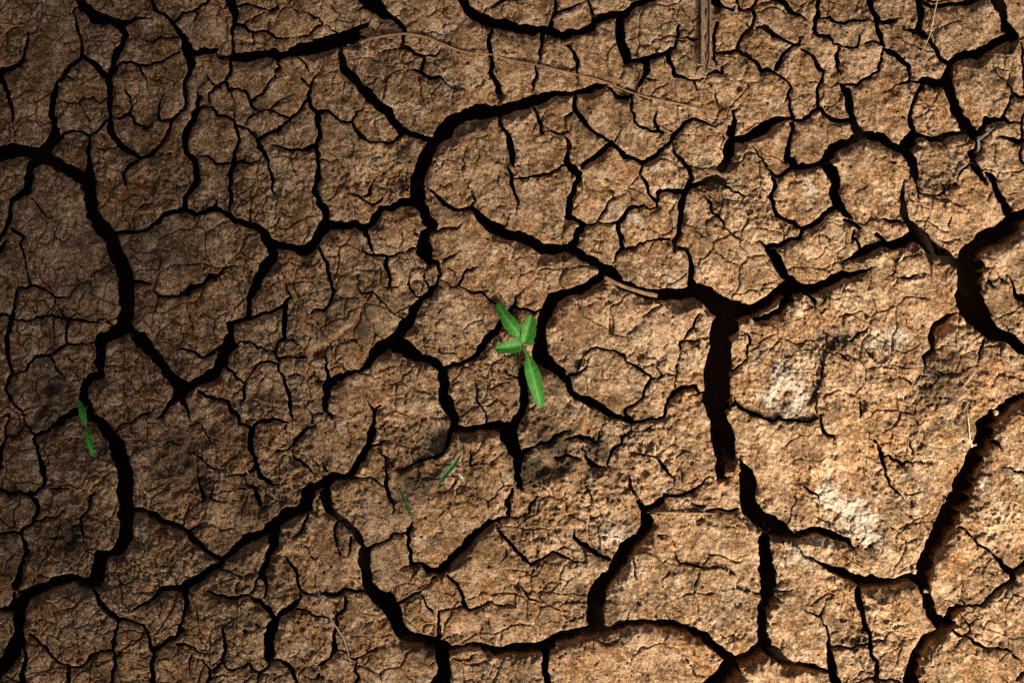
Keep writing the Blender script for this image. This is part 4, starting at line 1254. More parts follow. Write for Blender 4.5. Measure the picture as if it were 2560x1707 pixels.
fill = S > -(wallw + 2.3)
regf = grow(reg, fill, 60)
v00 = regf[:-1, :-1]; v01 = regf[:-1, 1:]; v11 = regf[1:, 1:]; v10 = regf[1:, :-1]
okf = (v00 >= 0) & (v01 >= 0) & (v11 >= 0) & (v10 >= 0)
vid = np.arange(NX * NY).reshape(NY, NX)
quad = np.stack([vid[:-1, :-1], vid[1:, :-1], vid[1:, 1:], vid[:-1, 1:]], -1)[okf]
# a face belongs to the plate most of its corners stand on (the higher corner wins)
zq = np.stack([z[:-1, :-1], z[1:, :-1], z[1:, 1:], z[:-1, 1:]], -1)[okf]
lq = np.stack([v00, v10, v11, v01], -1)[okf]
fl = lq[np.arange(len(lq)), zq.argmax(1)]
ALL = np.stack([(GX - FW / 2) * P, (FH / 2 - GY) * P, z * P], -1).reshape(-1, 3).astype(np.float32)
crv = crust.ravel(); mov = mould_and_shade.ravel()
infr = ((PX > 0) & (PX < FW) & (PY > 0) & (PY < FH) & (reg >= 0))
seen = np.bincount(reg[infr], minlength=n_reg)
order = np.argsort(fl, kind='stable'); fls = fl[order]; quad = quad[order]
st = np.searchsorted(fls, np.arange(n_reg)); en = np.searchsorted(fls, np.arange(n_reg), side='right')
rest = []
def plate(name, f):
    u, inv = np.unique(f.ravel(), return_inverse=True)
    return add_mesh(name, ALL[u], inv.reshape(-1, 4), M_soil, attrs={"crust": crv[u], "mould_and_shade": mov[u]}, parent=ground)
big_order = np.argsort(-seen)
keep = [r for r in big_order if seen[r] >= 90][:298]
plates = {}
for r in keep:
    if en[r] > st[r]: plates[int(r)] = plate("mud_plate", quad[st[r]:en[r]])
restq = np.concatenate([quad[st[r]:en[r]] for r in range(n_reg) if r not in plates])
ro = plate("mud_fragments", restq); ro["kind"] = "stuff"
def plate_at(x, y): return plates.get(int(regw[int((y - Y0) / CELL), int((x - X0) / CELL)]))
for x, y, lab in ((830, 760, "thin clay plate with a curled orange rim"), (2010, 960, "broad clay plate with white salt crust"),
                  (2120, 1290, "clay plate with grey white crust and fibres"), (1440, 860, "smooth tan clay plate beside the seedling"),
                  (1760, 1480, "large flat tan clay plate between wide cracks")):
    o = plate_at(x, y)
    if o: o["label"] = lab

# the same cracked mud goes on around the surveyed patch, more coarsely
def surroundings():
    global CELL
    keep_cell = CELL; CELL = 13.0
    ex = 3300.; ox, oy = -ex, -ex
    nx2, ny2 = int((FW + 2 * ex) / CELL), int((FH + 2 * ex) / CELL); sh2 = (ny2, nx2)
    qx, qy = np.meshgrid(ox + np.arange(nx2, dtype=np.float32) * CELL, oy + np.arange(ny2, dtype=np.float32) * CELL)
    ax = qx + 50 * vnoise(sh2, 190, 511) + 16 * vnoise(sh2, 60, 512); ay = qy + 50 * vnoise(sh2, 190, 513) + 16 * vnoise(sh2, 60, 514)
    ea, _ = voro(ax + 4000, ay + 4000, 300., 521); eb, _ = voro(ax + 4100, ay + 3900, 135., 522)
    sa = np.minimum(ea - 15 - 7 * vnoise(sh2, 200, 523), eb - 7 - 5 * vnoise(sh2, 150, 524))
    z2 = 7 * fbm(sh2, 240, 3, 531) + 4 * fbm(sh2, 70, 2, 541) - 9 * np.clip(1 - sa / 22, 0, 1) ** 2 - 2
    z2 = np.where(sa < 0, np.maximum(-60, sa * 9), z2)
    CELL = keep_cell
    m_ = MARG - 16
    io = (qx > -m_) & (qx < FW + m_) & (qy > -m_) & (qy < FH + m_)
    vid2 = np.arange(nx2 * ny2).reshape(ny2, nx2)
    okq = ~(io[:-1, :-1] | io[1:, :-1] | io[1:, 1:] | io[:-1, 1:])
    qd = np.stack([vid2[:-1, :-1], vid2[1:, :-1], vid2[1:, 1:], vid2[:-1, 1:]], -1)[okq]
    co = np.stack([(qx - FW / 2) * P, (FH / 2 - qy) * P, z2 * P], -1).reshape(-1, 3).astype(np.float32)
    u, inv = np.unique(qd.ravel(), return_inverse=True)
    o = add_mesh("surrounding_mud_plates", co[u], inv.reshape(-1, 4), M_soil, attrs={"crust": np.zeros(len(u)), "mould_and_shade": np.zeros(len(u))}, parent=ground)
    o["kind"] = "stuff"
surroundings()

def zat(x, y):
    return float(z[int(round((y - Y0) / CELL)), int(round((x - X0) / CELL))])
def ztop(x, y, r=6):
    i, j = int(round((x - X0) / CELL)), int(round((y - Y0) / CELL)); n_ = max(1, int(r / CELL))
    return float(z[j - n_:j + n_ + 1, i - n_:i + n_ + 1].max())

# ------------------------------------------------------------------ small things
def spline(pts, n):
    pts = np.array(pts, float); d = np.concatenate(([0], np.cumsum(np.linalg.norm(np.diff(pts[:, :2], axis=0), axis=1))))
    tq = np.linspace(0, d[-1], n); out_ = np.empty((n, pts.shape[1]))
    for c in range(pts.shape[1]):
        m_ = np.gradient(pts[:, c], d) if len(pts) > 2 else np.full(len(pts), (pts[-1, c] - pts[0, c]) / d[-1])
        kx = np.clip(np.searchsorted(d, tq) - 1, 0, len(d) - 2); hh = d[kx + 1] - d[kx]; u = (tq - d[kx]) / hh
        out_[:, c] = ((2 * u**3 - 3 * u**2 + 1) * pts[kx, c] + (u**3 - 2 * u**2 + u) * hh * m_[kx] + (-2 * u**3 + 3 * u**2) * pts[kx + 1, c] + (u**3 - u**2) * hh * m_[kx + 1])
    return out_
def tube(name, pts, m, sides=8, n=24, parent=None, wob=.0, seed=0, groove=0.):
    """pts: (x, y, z, radius) in survey units -> tapered, slightly uneven tube with closed ends"""
    q_ = spline(pts, n); rs = np.random.default_rng(seed)
    c = np.stack([wx(q_[:, 0]), wy(q_[:, 1]), q_[:, 2] * P], 1); r_ = np.maximum(q_[:, 3], .15) * P
    tg = np.gradient(c, axis=0); tg /= np.linalg.norm(tg, axis=1)[:, None] + 1e-12
    upv = np.array([0, 0, 1.]); 
    if abs(tg[:, 2]).max() > .9: upv = np.array([1., 0, 0])
    sx = np.cross(tg, upv); sx /= np.linalg.norm(sx, axis=1)[:, None] + 1e-12; sy = np.cross(sx, tg)
    co, lw = [], []
    al = np.concatenate(([0], np.cumsum(np.linalg.norm(np.diff(c, axis=0), axis=1))))
    for i_ in range(n):
        for k_ in range(sides):
            a = 2 * math.pi * k_ / sides; rad = r_[i_] * (1 + wob * rs.uniform(-1, 1))
            if groove: rad *= 1 - groove * max(0., math.sin(a)) ** 3
            co.append(c[i_] + rad * (math.cos(a) * sx[i_] + math.sin(a) * sy[i_])); lw.append((al[i_], math.cos(a) * r_[i_], 0))
    f = [[i_ * sides + k_, i_ * sides + (k_ + 1) % sides, (i_ + 1) * sides + (k_ + 1) % sides, (i_ + 1) * sides + k_] for i_ in range(n - 1) for k_ in range(sides)]
    f.append(list(range(sides))[::-1]); f.append([(n - 1) * sides + k_ for k_ in range(sides)])
    return add_mesh(name, np.array(co), f, m, attrs={"lw": np.array(lw), "across": np.full(len(co), .8)}, parent=parent, origin=c[n // 2] * np.array([1, 1, 0]) if parent is None else None)
def blade(name, mid, left, right, m, parent=None, cup=.22, n=34, nc=9, thick=1.0, seed=0, ripple=.6, rnd=False, wide=1.0):
    """leaf: mid = midrib (x, y, z); left/right = half widths along it; a closed solid with thickness"""
    tt = 1 - (1 - np.linspace(0, 1, n)) ** 1.25; q_ = spline(mid, 200)[np.clip((tt * 199).round().astype(int), 0, 199)]; rs = np.random.default_rng(seed)
    L_ = wide * np.interp(tt, np.linspace(0, 1, len(left)), left); R_ = wide * np.interp(tt, np.linspace(0, 1, len(right)), right)
    if rnd:
        cap_ = np.sqrt(np.clip(1 - (np.clip(tt - .88, 0, 1) / .12) ** 2, 0, 1)) + .01; L_ = L_ * cap_; R_ = R_ * cap_
    d = np.gradient(q_[:, :2], axis=0); d /= np.linalg.norm(d, axis=1)[:, None]; nrm = np.stack([-d[:, 1], d[:, 0]], 1)
    ph = rs.uniform(0, 6, 4)
    co, ac = [], []
    for side in (1, -1):
        for i_ in range(n):
            for k_ in range(nc):
                v = -1 + 2 * k_ / (nc - 1); w_ = L_[i_] if v < 0 else R_[i_]
                p_ = q_[i_, :2] + nrm[i_] * v * w_
                zz = q_[i_, 2] + cup * abs(v) ** 1.5 * w_ + ripple * math.sin(tt[i_] * 11 + ph[0] + 2 * v) * abs(v) - 1.6 * math.exp(-(v / .15) ** 2) * min(1, w_ / 5)
                e_ = 1 - abs(v) ** 4
                co.append((wx(p_[0]), wy(p_[1]), (zz + side * thick * .5 * e_) * P)); ac.append(abs(v))
    N_ = n * nc; f = []
    for i_ in range(n - 1):
        for k_ in range(nc - 1):
            a = i_ * nc + k_; f.append([a, a + 1, a + nc + 1, a + nc]); f.append([N_ + a, N_ + a + nc, N_ + a + nc + 1, N_ + a + 1])
        for k_ in (0, nc - 1):
            a = i_ * nc + k_; qd = [a, a + nc, N_ + a + nc, N_ + a]; f.append(qd if k_ == 0 else qd[::-1])
    for i_ in (0, n - 1):
        for k_ in range(nc - 1):
            a = i_ * nc + k_; qd = [a, N_ + a, N_ + a + 1, a + 1]; f.append(qd if i_ == 0 else qd[::-1])
    return add_mesh(name, np.array(co), f, m, attrs={"across": np.array(ac)}, parent=parent)
def empty(name, x, y, zz):
    o = bpy.data.objects.new(name, None); o.empty_display_size = .005; C.objects.link(o); o.location = (wx(x), wy(y), zz * P); return o

# the young plant by the crack: two long smooth cotyledons, two toothed leaves
pl = empty("seedling", 1306, 861, zat(1300, 866))
tag(pl, "bright green seedling with four leaves growing beside a crack near the middle", "seedling")
g0 = zat(1300, 866); zt = g0 + 30
tube("stem", [(1300, 866, g0 - 6, 2.6), (1302, 864, g0 + 12, 2.4), (1306, 861, zt, 2.2)], M_stem, parent=pl, n=10)
blade("cotyledon", [(1305, 858, zt), (1297, 838, zt + 9), (1280, 815, zt + 14), (1262, 790, zt + 10), (1243.5, 758, zt - 2)],
      [1.4, 4, 9, 13.5, 15.5, 16, 15, 13, 11.5, 10.5, 9.5, 8.5], [1.4, 4, 9, 13, 15.5, 16, 15.5, 13.5, 11.5, 10.5, 9.5, 8.5], M_leaf, pl, rnd=True, wide=1.12, cup=.34, thick=2.2, seed=1)
blade("cotyledon", [(1306, 863, zt), (1316, 880, zt + 5), (1326, 915, zt + 9), (1338, 958, zt + 5), (1353, 1018, zt - 10)],
      [1.6, 2.6, 4, 9, 13, 15.5, 16.5, 16.5, 15.5, 14, 12.5, 11, 9.5], [1.6, 2.6, 4.5, 9.5, 13.5, 16, 16.5, 16.5, 15.5, 14, 12.5, 11, 9.5], M_leaf, pl, rnd=True, wide=1.12, cup=.30, thick=2.2, seed=2)
blade("leaf", [(1306, 858, zt + 1), (1312, 842, zt + 8), (1321, 815, zt + 14), (1328, 789, zt + 13)],
      [2.5, 8, 9, 9.5, 11, 12, 12.5, 12.5, 12.5, 12, 11, 10, 9, 8], [2.5, 24, 25, 21, 20.5, 23, 20, 18, 19.5, 16, 15.5, 13, 11, 8], M_leaf, pl, rnd=True, wide=1.12, cup=.38, thick=2.0, seed=3, n=56)
blade("leaf", [(1305, 861, zt + 1), (1292, 864, zt + 8), (1268, 868, zt + 14), (1238, 872, zt + 12)],
      [2.5, 12, 16, 14, 18, 14.5, 13.5, 13.5, 13, 13, 12, 11, 10, 8], [2.5, 11, 17, 21, 15, 14, 13.5, 13.5, 13.5, 13, 12, 11, 10, 8], M_leaf, pl, rnd=True, wide=1.12, cup=.38, thick=2.0, seed=4, n=56)

ps = empty("seedling", 216, 1067, zat(220, 1070))
tag(ps, "small seedling with two narrow green leaves beside the wide crack at far left", "seedling")
g1 = ztop(220, 1078); zs = max(ztop(x_, y_, 8) for x_, y_ in ((205, 1025), (212, 1050), (222, 1092), (230, 1120))) + 9
tube("stem", [(220, 1072, g1 - 10, 1.8), (217, 1069, g1 + 4, 1.7), (216, 1067, zs, 1.6)], M_stem, parent=ps, n=8)
blade("cotyledon", [(215.5, 1065, zs), (211, 1046, zs + 5), (205, 1025, zs + 5), (197.5, 1000, zs - 2)],
      [1, 4, 6.6, 7.8, 8.2, 8, 7.4, 6.6, 5.6, 4.4], [1, 4, 6.6, 7.8, 8.2, 8, 7.4, 6.6, 5.6, 4.4], M_leaf2, ps, rnd=True, cup=.2, thick=1.8, seed=5)
blade("cotyledon", [(217, 1070, zs), (221, 1088, zs + 5), (227, 1110, zs + 5), (234, 1140, zs - 3)],
      [1, 4.6, 7, 8, 8.2, 7.8, 7.2, 6.2, 5.2, 4], [1, 4.6, 7, 8, 8.2, 7.8, 7.2, 6.2, 5.2, 4], M_leaf2, ps, rnd=True, cup=.2, thick=1.8, seed=6)

def on_ground(pts, lift, sink_ok=True):
    o_ = []
    for p_ in pts: o_.append((p_[0], p_[1], ztop(p_[0], p_[1], 4) + lift + (p_[3] if len(p_) > 3 else 0), p_[2]))
    return o_
gb = on_ground([(1093, 1216, 1), (1112, 1188, 1), (1135, 1160, 1), (1155, 1133, 1)], 8)
g = blade("grass_blade", [p_[:3] for p_ in gb], [.3, 2.2, 3.8, 4.8, 5.4, 5.6, 5, 4, 2.4, .3], [.3, 2.2, 3.8, 4.8, 5.4, 5.6, 5, 4, 2.4, .3], M_grass, wide=1.25, cup=.3, thick=1.3, seed=7)
tag(g, "short dark green grass blade lying next to the cream seed husk", "grass blade")
gb = on_ground([(998, 1203, 1), (1009, 1236, 1), (1020, 1264, 1), (1031, 1300, 1)], 6)
g = blade("grass_blade", [p_[:3] for p_ in gb], [.3, 1.2, 1.6, 2.2, 2.8, 3, 2.8, 2, .3], [.3, 1.2, 1.6, 2.2, 2.8, 3, 2.8, 2, .3], M_grass, cup=.3, thick=1.2, seed=8)
tag(g, "thin blackish green grass blade slanting into a narrow crack below the middle", "grass blade")
hk = empty("seed_husk", 1155, 1194, ztop(1155, 1194)); tag(hk, "cream seed husk with a thin brown tail beside the dark grass blade", "seed husk")
zh = ztop(1150, 1188, 6)
tube("shell", [(1141, 1178, zh + 1, .6), (1145, 1182, zh + 2.5, 3.0), (1150, 1188, zh + 3, 4.0), (1155, 1194, zh + 3, 3.2), (1158, 1197, zh + 2.5, 1.6)], M_husk, parent=hk, n=16, sides=10)
tube("tail", [(1157.5, 1196.5, zh + 2.5, 1.5), (1163, 1203, zh + 1.5, 1.1), (1167, 1209, zh + 1, .8), (1168.5, 1214, zh, .4)], M_straw, parent=hk, n=10, sides=6)

def straw(name, pts, m, label, cat, lift=2.2, n=30, sides=7, wob=.08, seed=0, group=None):
    q_ = spline([(a[0], a[1], 0., a[2]) for a in pts], n)
    zz = np.array([ztop(x, y, 5) for x, y in q_[:, :2]])
    for _ in range(6): zz = np.maximum(zz - 3.0, np.convolve(np.pad(zz, 2, 'edge'), np.ones(5) / 5, 'valid'))
    pts3 = [(q_[i_, 0], q_[i_, 1], zz[i_] + lift + q_[i_, 3] * .3, q_[i_, 3]) for i_ in range(n)]
    o = tube(name, pts3, m, sides=sides, n=n, wob=wob, seed=seed)
    return tag(o, label, cat, group)
straw("straw", [(896, 106, 1.2), (928, 96, 3.2), (966, 89, 3.6), (1004, 84.5, 3.6), (1042, 88, 3.6), (1074, 96, 3.4), (1106, 110, 3.2), (1138, 123, 2.8), (1163, 130, 2.4), (1225, 136, 2.4), (1264, 148, 2.4),
      (1350, 164, 2.2), (1423, 182, 2.2), (1509, 204, 2.2), (1583, 233, 2.2), (1646, 250, 2.0), (1700, 260, 1.8), (1777, 280, .8)], M_straw,
      "long thin bowed brown straw lying across the upper middle", "straw", n=90)
straw("straw", [(1616, 1281, .5), (1650, 1280, 2.4), (1710, 1281.5, 2.8), (1760, 1283, 2.2), (1792, 1284, .5)], M_straw, "thin straight straw pointed at both ends at the lower middle right", "straw", n=24)
straw("straw", [(2343, -6, 1.1), (2334, 41, 1.3), (2326, 83, 1.3), (2304, 131, .8)], M_pale, "fine pale straw hanging down from the top edge on the right", "straw")
straw("straw", [(2417, 1030, 1.0), (2421, 1060, 1.7), (2427, 1103, 2.0), (2437, 1122, 2.8), (2448, 1140, 2.6)], M_pale, "bent pale straw reaching over the wide right crack", "straw", lift=2.5)
straw("straw", [(2406, 967, 1.0), (2424, 946, 1.6), (2441, 928, 1.0)], M_pale, "short pale straw on the dark stained plate at the right", "straw", n=12)
straw("straw", [(2259, 634, 1.6), (2253, 644, 2.6), (2246, 654, 1.4)], M_pale, "stubby pale straw just below the crack in the upper right", "straw", n=10)
straw("straw", [(2036, 383, 1.0), (2045, 391, 1.6), (2054, 395, .8)], M_pale, "tiny curved pale straw on a crack rim above the round plate", "straw", n=10)
straw("straw", [(18, 1565, .7), (22, 1578, 1.1), (26, 1592, .7)], M_pale, "tiny pale straw at the lower left edge", "straw", n=8)
straw("straw", [(2110, 1506, .9), (2109, 1515, 1.5), (2107, 1524, .9)], M_pale, "tiny upright pale straw on a small plate at the lower right", "straw", n=8)
straw("root_fibre", [(792, 1440, .8), (795, 1478, 1.3), (811, 1510, 1.6), (830, 1551, 2.0), (846, 1574, 2.2), (859, 1596, 1.9), (868, 1624, 1.5), (876, 1655, .8)], M_silk,
      "thin grey brown root fibre winding down at the lower left", "root", n=50)
straw("straw", [(612, 1170, .8), (616, 1176, 2.0), (621, 1182, .8)], M_pale, "small pale chaff flake on a crumbly plate left of the middle", "straw", n=8)
# flat sliver by the short black gap
sv = on_ground([(1780, 426, 1), (1790, 431, 1), (1803, 439, 1), (1816, 447, 1)], 2.5)
tag(blade("bark_sliver", [p_[:3] for p_ in sv], [.6, 2.6, 3.4, 3.6, 3.0, .6], [.6, 2.2, 3.0, 3.4, 3.0, .6], M_stick, cup=.1, thick=1.6, n=16, nc=5), "small tan sliver of bark beside a short black gap", "bark")

# dry split stalk at the top: an open half pipe with torn tip
def stalk():
    root_ = empty("dry_stalk", 1762, 90, ztop(1762, 90)); tag(root_, "thick weathered hollow stalk split open, standing at the top edge", "stalk")
    rs = np.random.default_rng(3); n_, m_ = 60, 14; co, lw, f = [], [], []
    zb = max(ztop(1762, yy, 10) for yy in (20, 60, 100, 140, 170))
    for layer in (0, 1):
        for i_ in range(n_):
            u = i_ / (n_ - 1); y_ = -60 + u * 246; cx = 1761.5 + 3 * u + 1.2 * math.sin(u * 5)
            hw = 13.0 - 1.0 * u
            if u > .80: hw *= max(.06, 1 - ((u - .80) / .2) ** 2.2)
            for k_ in range(m_):
                a = math.pi * (1.12 * (k_ / (m_ - 1)) - .06) ; rr_ = hw * (1 if layer == 0 else .72)
                jag = 1 + .07 * math.sin(u * 37 + k_ * 2.1) * (1 if k_ in (0, m_ - 1) else .3)
                zz = zb + 7.5 - math.sin(a) * rr_ * .62 * jag + (1.2 if layer else 0) + rs.uniform(-.25, .25)
                co.append((wx(cx - math.cos(a) * rr_ * jag), wy(y_), zz * P)); lw.append((u * .06, (k_ / m_) * .006 + layer * .02, 0))
    NN = n_ * m_
    for i_ in range(n_ - 1):
        for k_ in range(m_ - 1):
            a = i_ * m_ + k_; f.append([a, a + m_, a + m_ + 1, a + 1]); f.append([NN + a, NN + a + 1, NN + a + m_ + 1, NN + a + m_])
        a = i_ * m_; f.append([a, NN + a, NN + a + m_, a + m_]); a += m_ - 1; f.append([a, a + m_, NN + a + m_, NN + a])
    for i_ in (0, n_ - 1):
        for k_ in range(m_ - 1):
            a = i_ * m_ + k_; q4 = [a, a + 1, NN + a + 1, NN + a]; f.append(q4 if i_ == 0 else q4[::-1])
    add_mesh("bark", np.array(co), f, M_stalk, attrs={"lw": np.array(lw)}, parent=root_)
    # torn remains of the pith inside
    for k_, (y0, y1, xo) in enumerate(((22, 52, 4.5), (84, 112, 3.0), (128, 160, 4.0))):
        tube("pith", [(1762 + xo, y0, zb + 3.2, 1.2), (1762 + xo + .6, (y0 + y1) / 2, zb + 4.2, 3.6), (1762 + xo + 1, y1, zb + 3.2, 1.0)], M_stick, parent=root_, n=12, wob=.25, seed=k_)
stalk()
# broken stick lying in the crack right of the middle
zk = -15.0
o = tube("broken_stick", [(1511, 692, zk + 6, 3.6), (1516, 695, zk + 5, 4.6), (1538, 706, zk + 1, 4.6), (1570, 719, zk, 4.8), (1605, 730, zk, 5.0), (1640, 738, zk, 5.4), (1644, 739, zk, 4.6)], M_stick, sides=12, n=34, wob=.10, seed=4, groove=.35)
tag(o, "broken brown stick wedged lengthwise in the crack above the smooth tan plate", "stick")
# grey fibre tuft at the corner of the crack, upper right
def tuft():
    rs = np.random.default_rng(9); root_ = empty("fibre_tuft", 2452, 344, -10); tag(root_, "wispy grey fibre tuft spanning a crack corner at the upper right", "fibres")
    z0 = ztop(2490, 322, 8)
    for k_ in range(16):
        a = rs.uniform(-1, 1); x1 = 2462 + 22 * math.cos(-.8 + a * .7) + 4; y1 = 344 - 30 * math.sin(.9 + a * .7) * .9
        tube("fibre", [(2446 + rs.uniform(-4, 4), 349 + rs.uniform(-4, 4), -8, .5), ((2448 + x1) / 2 + rs.uniform(-3, 3), (348 + y1) / 2, -3 + rs.uniform(-2, 4), .5), (x1, y1, z0 * .5 - 2, .3)], M_silk, sides=4, n=7, parent=root_)
    for k_ in range(8):
        tube("fibre", [(2446 + rs.uniform(-3, 5), 349, -8, .5), (2448 + rs.uniform(-6, 6), 370, -14, .45), (2444 + rs.uniform(-8, 8), 388 + rs.uniform(-6, 6), -22, .3)], M_silk, sides=4, n=7, parent=root_)
tuft()
# loose crumbs of clay
def crumb(x, y, r, label, seed, m=M_soil):
    rs = np.random.default_rng(seed); co, f = [], []; nu, nv = 12, 7; z0 = ztop(x, y, r * .8)
    if z0 < -60: z0 = -30
    for j_ in range(nv):
        th = math.pi * (j_ + .5) / nv
        for i_ in range(nu):
            ph = 2 * math.pi * i_ / nu; k_ = 1 + .16 * math.sin(2 * ph + seed) + .12 * math.sin(3 * th + ph * 3 + seed) + rs.uniform(-.10, .10)
            co.append((wx(x + r * k_ * math.sin(th) * math.cos(ph)), wy(y + r * k_ * .85 * math.sin(th) * math.sin(ph)), (z0 + r * .55 + r * .75 * k_ * math.cos(th)) * P))
    for j_ in range(nv - 1):
        for i_ in range(nu):
            a = j_ * nu + i_; b_ = j_ * nu + (i_ + 1) % nu; f.append([a, a + nu, b_ + nu, b_])
    f.append(list(range(nu))); f.append([(nv - 1) * nu + i_ for i_ in range(nu)][::-1])
    o = add_mesh("clay_crumb", np.array(co), f, m, attrs={"crust": np.full(len(co), .5), "mould_and_shade": np.zeros(len(co))})
    tag(o, label, "clay crumb", "loose clay crumbs")
for q_ in ((1341, 1220, 6, "small clay crumb right of the crack below the seedling"), (884, 1463, 6, "pale clay crumb on the lip of the crack at the lower left middle"),
           (797, 1669, 5, "upper of two clay crumbs near the bottom edge on the left"), (789, 1680, 6, "lower of two clay crumbs near the bottom edge on the left"),
           (2219, 635, 7, "elongated clay crumb on the crack rim in the upper right"), (2320, 1478, 8, "lumpy clay crumb on the rim of the crack at the lower right"),
           (2286, 1427, 8, "clay crumb hanging on the lower rim of the big crusted plate"), (2493, 1032, 8, "clay crumb on the rim of the wide crack at the right edge"),
           (2440, 1112, 5, "clay crumb beside the bent pale straw")):
    crumb(*q_, seed=int(q_[0]))

# loose grit: nobody could count it
def grit():
    rs = np.random.default_rng(31); n_ = 0; co, f = [], []
    base = np.array([(1, 0, 0), (-1, 0, 0), (0, 1, 0), (0, -1, 0), (0, 0, 1), (0, 0, -1)], float)
    tri = [(0, 2, 4), (2, 1, 4), (1, 3, 4), (3, 0, 4), (2, 0, 5), (1, 2, 5), (3, 1, 5), (0, 3, 5)]
    while n_ < 5200:
        x, y = rs.uniform(0, FW), rs.uniform(0, FH); i_, j_ = int((x - X0) / CELL), int((y - Y0) / CELL)
        if S[j_, i_] < 1.5 or rs.uniform() > .18 + .9 * math.exp(-S[j_, i_] / 9) + .4 * rough[j_, i_]: continue
        r_ = 1.0 + 1.9 * rs.uniform() ** 3; v_ = base * rs.uniform(.6, 1.25, (6, 1)) * r_; a = rs.uniform(0, 6.3)
        v_ = v_ @ np.array([[math.cos(a), -math.sin(a), 0], [math.sin(a), math.cos(a), 0], [0, 0, .8]])
        for p_ in v_: co.append((wx(x + p_[0]), wy(y + p_[1]), (z[j_, i_] + r_ * .35 + p_[2]) * P))
        f += [[n_ * 6 + q for q in t3] for t3 in tri]; n_ += 1
    co = np.array(co)
    o = add_mesh("loose_grit", co, f, M_soil, smooth_sh=False, attrs={"crust": np.zeros(len(co)), "mould_and_shade": np.zeros(len(co))}, parent=ground)
    tag(o, kind="stuff")
grit()

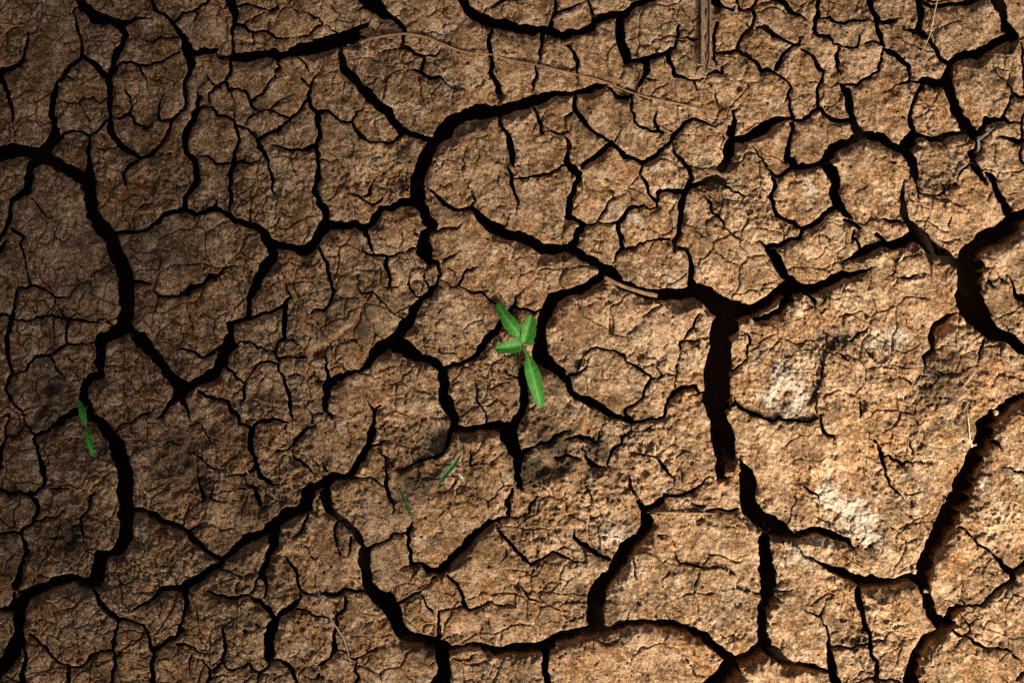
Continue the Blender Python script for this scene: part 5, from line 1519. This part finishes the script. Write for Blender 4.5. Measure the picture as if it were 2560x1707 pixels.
# ------------------------------------------------------------------ shrub added out of view to shade the left and top of the patch
def shade_shrub():
    rs = np.random.default_rng(21)
    root_ = bpy.data.objects.new("shade_shrub", None); C.objects.link(root_); root_.location = (SHADE_SHRUB[0] - .05, SHADE_SHRUB[1] - .10, 0)
    tag(root_, "leafy green shrub added outside the picture to shade the cracked ground", "shade_shrub")
    ml, nt, b_ = mat("shade_shrub_leaf"); n = N(nt)
    n.link(n.ramp(n.noise(n.new("ShaderNodeNewGeometry").outputs["Position"], 30), [(.35, (.030, .055, .018)), (.65, (.07, .11, .035))]), b_.inputs["Base Color"])
    base = np.array(root_.location); cen = np.array(SHADE_SHRUB)
    def limb(p0, p1, r0, r1, name):
        k_, sides = 7, 7; co, f = [], []
        for i_ in range(k_):
            u = i_ / (k_ - 1); c_ = p0 + (p1 - p0) * u + np.array([.02 * math.sin(u * 3), .02 * math.sin(u * 4 + 1), 0]); r_ = r0 + (r1 - r0) * u
            for q in range(sides):
                a = 2 * math.pi * q / sides; co.append(c_ + np.array([math.cos(a) * r_, math.sin(a) * r_, 0]))
        f = [[i_ * sides + q, i_ * sides + (q + 1) % sides, (i_ + 1) * sides + (q + 1) % sides, (i_ + 1) * sides + q] for i_ in range(k_ - 1) for q in range(sides)]
        add_mesh(name, np.array(co), f, M_stalk, attrs={"lw": np.array(co)}, parent=root_)
    limb(base, cen - np.array([0, 0, .15]), .028, .016, "trunk")
    for k_ in range(7):
        d = rs.normal(0, 1, 3); d /= np.linalg.norm(d); d[2] = abs(d[2]) * .6
        limb(cen - np.array([0, 0, .2]), cen + d * SHADE_SHRUB_R * .8, .012, .005, "branch")
    c_ = []
    for cx, cy, cz, r_, k_ in LOBES:
        d = rs.normal(0, 1, (k_, 3)); d /= np.linalg.norm(d, axis=1)[:, None]
        c_.append(np.array([cx, cy, cz]) + d * (r_ * rs.uniform(.05, 1, (k_, 1)) ** .5) * np.array([1, 1, .42]))
    c_ = np.concatenate(c_); n_ = len(c_)
    u = rs.normal(0, 1, (n_, 3)); u /= np.linalg.norm(u, axis=1)[:, None]; v = np.cross(u, rs.normal(0, 1, (n_, 3))); v /= np.linalg.norm(v, axis=1)[:, None]
    s_ = rs.uniform(.015, .027, (n_, 1)); w_ = np.cross(u, v) * s_ * .12
    co = np.stack([c_ - u * s_, c_ - u * s_ * .3 + v * s_ * .42 + w_, c_ + u * s_ * .35 + v * s_ * .36 + w_, c_ + u * s_, c_ + u * s_ * .35 - v * s_ * .36 + w_, c_ - u * s_ * .3 - v * s_ * .42 + w_], 1).reshape(-1, 3)
    i6 = np.arange(n_)[:, None] * 6
    add_mesh("shade_crown", co, np.concatenate([i6 + np.array([[0, 1, 2, 3]]), i6 + np.array([[0, 3, 4, 5]])]), ml, smooth_sh=False, parent=root_)
sh_ = .80 / math.tan(SUN_EL)
def over(x, y): return (x + sh_ * math.cos(SUN_AZ), y + sh_ * math.sin(SUN_AZ), .80)   # crown point whose shade falls at x, y
LOBES = [(*over(-.55, .11), .55, 17000), (*over(.20, .53), .34, 6500)]
SHADE_SHRUB, SHADE_SHRUB_R = LOBES[0][:3], .5
shade_shrub()
def shade_boulder():  # added out of view to keep sky light off the top left corner
    rs = np.random.default_rng(4); nu, nv = 64, 32; co, f = [], []; ctr = np.array([-.62, .42, .20])
    ph_ = rs.uniform(0, 6, (9, 3)); fr = rs.normal(0, 2.4, (9, 3))
    for j_ in range(nv + 1):
        th = math.pi * j_ / nv
        for i_ in range(nu):
            a = 2 * math.pi * i_ / nu; d = np.array([math.sin(th) * math.cos(a), math.sin(th) * math.sin(a), math.cos(th)])
            k_ = 1 + sum(.045 * math.sin(fr[m_] @ d * (1 + m_ * .5) + ph_[m_, 0]) for m_ in range(9)); k_ = min(k_, 1.03 + .05 * math.sin(5 * a))
            co.append(ctr + d * k_ * np.array([.36, .28, .50]))
    f = [[j_ * nu + i_, (j_ + 1) * nu + i_, (j_ + 1) * nu + (i_ + 1) % nu, j_ * nu + (i_ + 1) % nu] for j_ in range(nv) for i_ in range(nu)]
    m, nt, b_ = mat("dark_stone"); n = N(nt); pos = n.new("ShaderNodeNewGeometry").outputs["Position"]
    n.link(n.ramp(n.noise(pos, 25, 6, .7), [(.35, (.05, .045, .04)), (.65, (.16, .145, .125))]), b_.inputs["Base Color"]); b_.inputs["Roughness"].default_value = .9
    bp = n.new("ShaderNodeBump"); bp.inputs["Distance"].default_value = .01; n.link(n.noise(pos, 60, 6, .7), bp.inputs["Height"]); n.link(bp.outputs[0], b_.inputs["Normal"])
    tag(add_mesh("shade_boulder", np.array(co), f, m), "dark grey boulder added outside the picture to block sky light", "shade_boulder")
shade_boulder()
